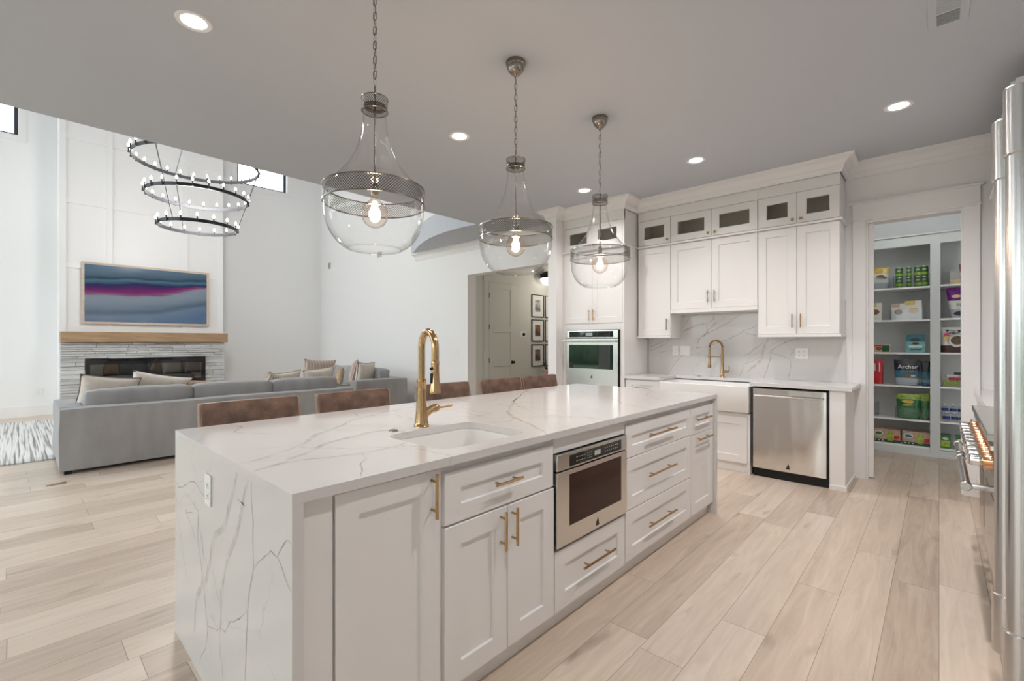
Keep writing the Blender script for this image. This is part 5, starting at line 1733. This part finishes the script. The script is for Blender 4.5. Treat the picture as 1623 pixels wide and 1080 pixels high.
def text(parent, s, loc, size, mat, name='lettering', bold=0.0, rot=(R(90), 0, 0), sx=1.0):
    c = bpy.data.curves.new(name, 'FONT')
    c.body = s; c.size = size; c.extrude = 0.0004; c.align_x = 'CENTER'; c.align_y = 'CENTER'; c.offset = bold
    o = bpy.data.objects.new(name, c); COL.objects.link(o)
    c.materials.append(mat)
    bpy.context.view_layer.update()
    me = bpy.data.meshes.new_from_object(o.evaluated_get(bpy.context.evaluated_depsgraph_get()))
    bpy.data.objects.remove(o)
    o = bpy.data.objects.new(name, me); COL.objects.link(o)
    o.parent = parent; o.location = loc; o.rotation_euler = rot; o.scale = (sx, 1, 1)
    return o


# packs are built facing -y in local space and turned to face the room (-X)
def pack_at(name, label, cat, yc, z, x=PX + 0.05, group=None, rz=0.0):
    return thing(name, label, cat, (x, yc, z), R(-90) + rz, group)


def carton(root, w, h, d, front, side=None):
    return obj('carton', B().box(-w / 2, w / 2, 0, d, 0, h, 0.0015), front, root)


def decal(root, x0, x1, z0, z1, mat, name='printed_panel', y=-0.0008):
    return obj(name, B().box(x0, x1, y, y + 0.0006, z0, z1), mat, root)


def disc(root, x, z, rx, rz_, mat, name='printed_picture', y=-0.0012):
    b = B()
    n = 24
    a = [b.bm.verts.new((x + rx * math.cos(2 * PI * k / n), y, z + rz_ * math.sin(2 * PI * k / n))) for k in range(n)]
    c = [b.bm.verts.new((v.co.x, y + 0.0005, v.co.z)) for v in a]
    b.bm.faces.new(a); b.bm.faces.new(c[::-1]); b.bridge(a, c)
    return obj(name, b, mat, root)


def pouch(root, w, h, d, bands, flare=0.0, seed=0, name='pouch'):
    """stand-up bag: fat at the base, crimped flat at the top; bands = [(height fraction, material)] from the bottom"""
    b = B(); bm = b.bm
    nu, nv = 14, 14
    rows = []
    for j in range(nv + 1):
        v = j / nv
        th = d / 2 * (1 - v ** 1.8) ** 0.7 * (0.75 + 0.25 * math.cos((v - 0.3) * 3)) + 0.0015
        ww = w / 2 * (1 - flare + flare * v)
        r = []
        for i in range(nu + 1):
            u = 2 * i / nu - 1
            r.append((u * ww, -th * (1 - u ** 4) ** 0.6 + d / 2 + 0.003 * noise.noise(Vector((u * 4 + seed, v * 5, 0))), v * h + 0.010 * noise.noise(Vector((u * 2 + seed, 3, 0))) * v))
        for i in range(nu - 1, 0, -1):
            u = 2 * i / nu - 1
            r.append((u * ww, th * (1 - u ** 4) ** 0.6 + d / 2, v * h))
        rows.append([bm.verts.new(p) for p in r])
    for j in range(nv):
        f = (j + 0.5) / nv
        m = 0
        for k, (lim, _) in enumerate(bands):
            if f <= lim:
                m = k; break
        b.bridge(rows[j], rows[j + 1], m)
    bm.faces.new(rows[0][::-1]); bm.faces.new(rows[-1])
    return obj(name, b, [m for _, m in bands], root, smooth=70)


def bin_(root, w, h, d, t=0.003, mat=None):
    b = B()
    b.box(-w / 2, w / 2, 0, d, 0, t); b.box(-w / 2, w / 2, 0, t, t, h); b.box(-w / 2, w / 2, d - t, d, t, h)
    b.box(-w / 2, -w / 2 + t, t, d - t, t, h); b.box(w / 2 - t, w / 2, t, d - t, t, h)
    return obj('bin', b, mat or MCLEAR, root)


e = 0.001
# top shelf
S = SHZ[5] + e
t = pack_at('clear_storage_bin', 'clear plastic bin on the top pantry shelf holding the gold and white bag', 'bin', 0.53, S); bin_(t, 0.26, 0.14, 0.26)
t = pack_at('snack_bag', 'white bag with gold top standing on the top pantry shelf', 'bag', 0.545, S + 0.004, PX + 0.08); p = pouch(t, 0.20, 0.265, 0.10, [(0.30, PM['silver']), (0.72, PM['white']), (1.0, PM['gold'])])
disc(p, 0.02, 0.155, 0.04, 0.018, PM['brown'], y=-0.012); disc(p, 0.06, 0.135, 0.02, 0.010, PM['brown'], y=-0.006)
cf = None
lab = {0: 'bottom', 1: 'top'}
for j in range(2):
    for k, yy in enumerate((0.352, 0.262, 0.182, 0.125)):
        if k == 1 and True:
            r_ = 0.022
        else:
            r_ = 0.034
        h = 0.118
        nm = ('leftmost', 'second', 'third', 'rightmost')[k]
        t = pack_at('food_tin', '%s green vegetable tin in the %s layer on the top pantry shelf' % (nm, lab[j]), 'tin', yy - 0.0, S + 0.004 + j * (h + 0.002), PX + 0.085, 'green vegetable tins')
        obj('label_wrap', B().lathe([(r_ + 0.001, 0.006), (r_ + 0.001, h - 0.006)], 20), PM['green'], t, smooth=180)
        obj('tin_can', B().lathe([(0, 0), (r_ - 0.002, 0), (r_, 0.004), (r_, h - 0.004), (r_ - 0.002, h), (r_ - 0.006, h - 0.002), (0, h - 0.002)], 20), MSTEEL, t, smooth=40)
        obj('lime_band', B().lathe([(r_ + 0.002, 0.018), (r_ + 0.002, 0.048)], 20), PM['lime'], t, smooth=180)
        disc(t, 0, 0.080, 0.018, 0.012, PM['kraft'], y=-r_ - 0.003)
t = pack_at('clear_storage_bin', 'clear plastic bin around the green tins on the top pantry shelf', 'bin', 0.240, S, PX + 0.044); bin_(t, 0.335, 0.15, 0.16)
t = pack_at('snack_box', 'small open white and tan box on the top shelf of the right pantry bay', 'box', -0.135, S + 0.006, PX + 0.06)
obj('carton', B().box(-0.042, 0.042, 0, 0.09, 0, 0.05, 0.001).box(-0.042, -0.040, 0, 0.09, 0.05, 0.165).box(-0.040, 0.042, 0.088, 0.09, 0.05, 0.15), PM['white'], t); decal(t, -0.041, 0.041, 0.002, 0.045, PM['tan'])
t = pack_at('snack_bag', 'dark red bag on the top shelf of the right pantry bay', 'bag', -0.235, S + 0.006, PX + 0.05); p = pouch(t, 0.14, 0.225, 0.06, [(0.35, PM['maroon']), (0.6, PM['white']), (1, PM['maroon'])], 0.25, 3)
# second shelf
S = SHZ[4] + e
def cracker(yc, w, h, label, img, accent, x=PX + 0.05):
    t = pack_at('cracker_box', label, 'box', yc, S, x)
    c = carton(t, w, h, 0.06, PM['white'])
    decal(c, -w / 2 + 0.002, w * 0.1, h * 0.78, h - 0.004, accent)
    disc(c, w * 0.02, h * 0.48, w * 0.30, h * 0.15, img)
    decal(c, -w * 0.35, w * 0.3, h * 0.10, h * 0.12, PM['silver'])
    return t
cracker(0.575, 0.125, 0.215, 'white cracker box with round brown biscuit at the left of the second pantry shelf', PM['brown'], PM['gold'])
cracker(0.358, 0.125, 0.195, 'cream box with chocolate biscuits in the middle of the second pantry shelf', PM['brown'], PM['kraft'])
cracker(0.222, 0.150, 0.222, 'white and yellow cracker box at the right of the second pantry shelf', PM['tan'], PM['gold'])
t = pack_at('clear_storage_bin', 'clear plastic bin around the two cracker boxes on the second shelf', 'bin', 0.288, S, PX + 0.04); bin_(t, 0.30, 0.12, 0.26)
t = pack_at('protein_bag', 'purple and white pouch lettered in black in the right pantry bay', 'bag', -0.192, S + 0.006, PX + 0.06); p = pouch(t, 0.27, 0.345, 0.09, [(0.28, PM['silver']), (0.58, PM['white']), (1, PM['purple'])], 0.30, 5)
disc(p, -0.05, 0.245, 0.038, 0.018, PM['peach'], y=-0.004)
text(p, 'PRO', (0.0, -0.012, 0.145), 0.05, PM['navy'])
disc(p, -0.02, 0.05, 0.05, 0.025, PM['navy'], y=-0.004)
# third shelf
S = SHZ[3] + e
t = pack_at('snack_bar_box', 'small orange and green snack bar box low on the third pantry shelf', 'box', 0.51, S, PX + 0.06); c = carton(t, 0.155, 0.092, 0.06, PM['tan']); decal(c, 0.0, 0.07, 0.006, 0.085, PM['dkgreen']); disc(c, -0.03, 0.045, 0.03, 0.022, PM['brown']); decal(c, -0.075, 0.0, 0.070, 0.088, PM['red'])
t = pack_at('snack_box', 'teal snack box standing behind a pale aqua sleeve on the third pantry shelf', 'box', 0.205, S, PX + 0.07); c = carton(t, 0.165, 0.215, 0.06, PM['teal']); disc(c, 0, 0.150, 0.045, 0.022, PM['navy'])
t = pack_at('snack_box', 'pale aqua snack sleeve in front of the teal box on the third pantry shelf', 'box', 0.202, S, PX + 0.045); c = carton(t, 0.175, 0.130, 0.02, PM['aqua']); decal(c, -0.06, 0.06, 0.060, 0.085, PM['white']); decal(c, -0.05, 0.05, 0.03, 0.045, PM['teal']); disc(c, 0, 0.108, 0.032, 0.014, PM['dkbrown'])
t = pack_at('cereal_bag', 'large white and brown granola bag with a bowl picture in the right pantry bay', 'bag', -0.118, S + 0.006, PX + 0.04); p = pouch(t, 0.205, 0.285, 0.07, [(0.32, PM['dkbrown']), (1, PM['white'])], 0.0, 8)
yb = -0.0055
b = B(); a = [(-0.07, 0.262), (0.075, 0.252), (0.05, 0.222), (0, 0.214), (-0.045, 0.226)]
v1 = [b.bm.verts.new((q[0], yb - 0.001, q[1])) for q in a]; b.bm.faces.new(v1)
obj('printed_banner', b, PM['navy'], p)
text(p, 'SUPER', (0.0, yb - 0.003, 0.250), 0.026, PM['white'], bold=0.0006)
text(p, 'POWER', (0.0, yb - 0.003, 0.232), 0.024, PM['white'], bold=0.0006)
disc(p, -0.052, 0.205, 0.028, 0.017, PM['pink'], y=yb - 0.006); disc(p, -0.050, 0.165, 0.026, 0.020, PM['gold'], y=yb - 0.008)
disc(p, 0.028, 0.130, 0.062, 0.068, PM['white'], y=yb - 0.009, name='printed_bowl'); disc(p, 0.030, 0.138, 0.052, 0.050, PM['grain'], y=yb - 0.011)
# fourth shelf
S = SHZ[2] + e
t = pack_at('snack_bag', 'bright red bag lettered in white at the left of the fourth pantry shelf', 'bag', 0.580, S, PX + 0.06); p = pouch(t, 0.16, 0.30, 0.07, [(1, PM['red'])], 0.05, 11)
decal(p, -0.01, 0.005, 0.16, 0.25, PM['white'], y=-0.004); decal(p, 0.04, 0.05, 0.15, 0.26, PM['white'], y=-0.004)
t = pack_at('clear_storage_bin', 'clear plastic bin holding the dark blue bags on the fourth pantry shelf', 'bin', 0.225, S, PX + 0.035); bin_(t, 0.325, 0.155, 0.28)
t = pack_at('dried_fruit_bag', 'black and blue pouch lettered Archer in the bin on the fourth pantry shelf', 'bag', 0.283, S + 0.004, PX + 0.045); p = pouch(t, 0.235, 0.30, 0.08, [(0.32, PM['silver']), (0.58, PM['blue']), (1, PM['navy'])], 0.08, 13)
text(p, 'Archer', (0.01, -0.004, 0.215), 0.062, PM['white'], bold=0.0008)
text(p, 'PRUNES', (0.005, -0.006, 0.158), 0.036, PM['aqua'])
disc(p, 0.02, 0.115, 0.05, 0.018, PM['brown'], y=-0.005); disc(p, 0.06, 0.112, 0.022, 0.014, PM['cream'], y=-0.007)
t = pack_at('dried_fruit_bag', 'narrow dark blue bag at the right of the bin on the fourth pantry shelf', 'bag', 0.115, S + 0.004, PX + 0.06); p = pouch(t, 0.085, 0.285, 0.07, [(0.55, PM['blue']), (1, PM['navy'])], 0.1, 15)
# wire basket in the right bay
t = pack_at('wire_basket', 'silver wire basket filled with snack bars in the right pantry bay', 'basket', -0.135, S + 0.006, PX + 0.04)
b = B()
for z, k in ((0.004, 0.82), (0.04, 0.9), (0.075, 0.96), (0.110, 1.0)):
    x, y2 = 0.115 * k, 0.10 * k
    b.tube([(-x, 0.1 - y2, z), (x, 0.1 - y2, z), (x, 0.1 + y2, z), (-x, 0.1 + y2, z)], 0.0018, 5, closed=True)
for k in range(9):
    u = -1 + 2 * k / 8
    for s in (-1, 1):
        b.tube([(0.115 * 0.82 * u, 0.1 + s * 0.082, 0.004), (0.115 * u, 0.1 + s * 0.1, 0.110)], 0.0014, 5)
obj('wires', b, MCHROME, t)
for k, (x, y2, z, w, h, rz, m, lab_) in enumerate(((-0.03, 0.055, 0.012, 0.14, 0.055, 4, 'lime', 'pale green snack bar box at the front of the wire basket'), (0.02, 0.10, 0.075, 0.15, 0.028, -8, 'red', 'red wrapped bar lying across the wire basket'),
                                                 (-0.02, 0.12, 0.105, 0.10, 0.028, 10, 'white', 'white wrapped bar on top of the wire basket pile'), (0.05, 0.13, 0.136, 0.12, 0.028, -5, 'dkbrown', 'dark wrapped bar topmost in the wire basket'))):
    q = pack_at('snack_bar', lab_, 'snack bar', -0.135 - x, S + 0.006 + z, PX + 0.04 + y2 - 0.03, 'snack bars in the wire basket', R(rz))
    obj('wrapper', B().box(-w / 2, w / 2, 0, 0.045, 0, h, 0.005), PM[m], q)
# fifth shelf
S = SHZ[1] + e
t = pack_at('clear_tumbler', 'clear empty acrylic bin at the left of the fifth pantry shelf', 'bin', 0.60, S, PX + 0.04); bin_(t, 0.10, 0.165, 0.20)
t = pack_at('clear_storage_bin', 'clear plastic bin holding the green bags on the fifth pantry shelf', 'bin', 0.225, S, PX + 0.035); bin_(t, 0.325, 0.125, 0.28)
t = pack_at('snack_bag', 'large shiny green bag in the bin on the fifth pantry shelf', 'bag', 0.27, S + 0.004, PX + 0.05); p = pouch(t, 0.22, 0.285, 0.10, [(0.5, PM['green']), (0.8, PM['green']), (1, PM['lime'])], 0.08, 17)
disc(p, 0, 0.20, 0.055, 0.020, PM['gold'], y=-0.008); disc(p, 0, 0.16, 0.05, 0.012, PM['lime'], y=-0.008)
t = pack_at('snack_bag', 'narrow dark green bag at the right of the bin on the fifth pantry shelf', 'bag', 0.12, S + 0.004, PX + 0.06); p = pouch(t, 0.09, 0.30, 0.07, [(0.7, PM['green']), (1, PM['lime'])], 0.25, 19)
btl = None
for j in range(2):
    for k in range(3):
        nm = ('left', 'middle', 'right')[k]
        lab_ = 'blue labelled water bottle, %s one in the %s row in the pantry' % (nm, ('front', 'raised back')[j])
        yy = -0.050 - k * 0.068 - (0.012 if j == 0 else 0.0)
        zz = S + 0.006 + (0.0832 if j else 0.0)
        xx = PX + (0.14 if j else 0.055)
        if btl is None:
            t = btl = pack_at('water_bottle', lab_, 'bottle', yy, zz, xx, 'water bottles in the right pantry bay')
            obj('bottle_body', B().lathe([(0, 0), (0.026, 0), (0.030, 0.005), (0.029, 0.03), (0.030, 0.05), (0.030, 0.066), (0.026, 0.080), (0.013, 0.092), (0.011, 0.100), (0, 0.100)], 18), MCLEAR, t, smooth=60)
            obj('bottle_label', B().lathe([(0.0308, 0.030), (0.0308, 0.058)], 18), PM['bluel'], t, smooth=180)
            obj('bottle_cap', B().lathe([(0, 0.097), (0.0125, 0.097), (0.0125, 0.111), (0, 0.111)], 14), MPLAST, t, smooth=40)
        else:
            t = copy_tree(btl); t.location = (xx, yy, zz); t['label'] = lab_
t = pack_at('bottle_riser', 'clear plastic riser under the back row of water bottles', 'rack', -0.122, S + 0.006, PX + 0.10); obj('tray', B().box(-0.118, 0.118, 0, 0.1, 0.0795, 0.0825).box(-0.118, -0.115, 0, 0.1, 0, 0.0795).box(0.115, 0.118, 0, 0.1, 0, 0.0795), MCLEAR, t)
# bottom shelf
S = SHZ[0] + e
for yc, w, lab_ in ((0.468, 0.262, 'kraft and green pouch carton at the left of the bottom pantry shelf'), (0.195, 0.250, 'kraft and green pouch carton at the right of the bottom pantry shelf')):
    t = pack_at('pouch_carton', lab_, 'box', yc, S, PX + 0.04)
    c = carton(t, w, 0.158, 0.16, PM['kraft'])
    decal(c, -w / 2 + 0.001, w / 2 - 0.001, 0.001, 0.035, PM['dkgreen'])
    disc(c, -w * 0.28, 0.105, 0.045, 0.030, PM['white']); disc(c, -w * 0.28, 0.103, 0.032, 0.018, PM['blue' if yc < 0.3 else 'green'], y=-0.0018)
    decal(c, w * 0.04, w * 0.22, 0.022, 0.135, PM['lime'], y=-0.0013); decal(c, w * 0.27, w * 0.46, 0.045, 0.090, PM['red'], y=-0.0013)
    for k in range(3):
        disc(c, -w * 0.40 + k * 0.035, 0.020, 0.009, 0.007, PM['white'], y=-0.0018)
for yc, lab_ in ((-0.055, 'green carton at the left of the bottom right pantry bay'), (-0.180, 'green carton at the right of the bottom right pantry bay')):
    t = pack_at('green_carton', lab_, 'box', yc, S + 0.006, PX + 0.03)
    c = carton(t, 0.085, 0.15, 0.14, PM['green']); decal(c, -0.038, 0.038, 0.02, 0.09, PM['lime']); disc(c, 0, 0.11, 0.026, 0.014, PM['white'])
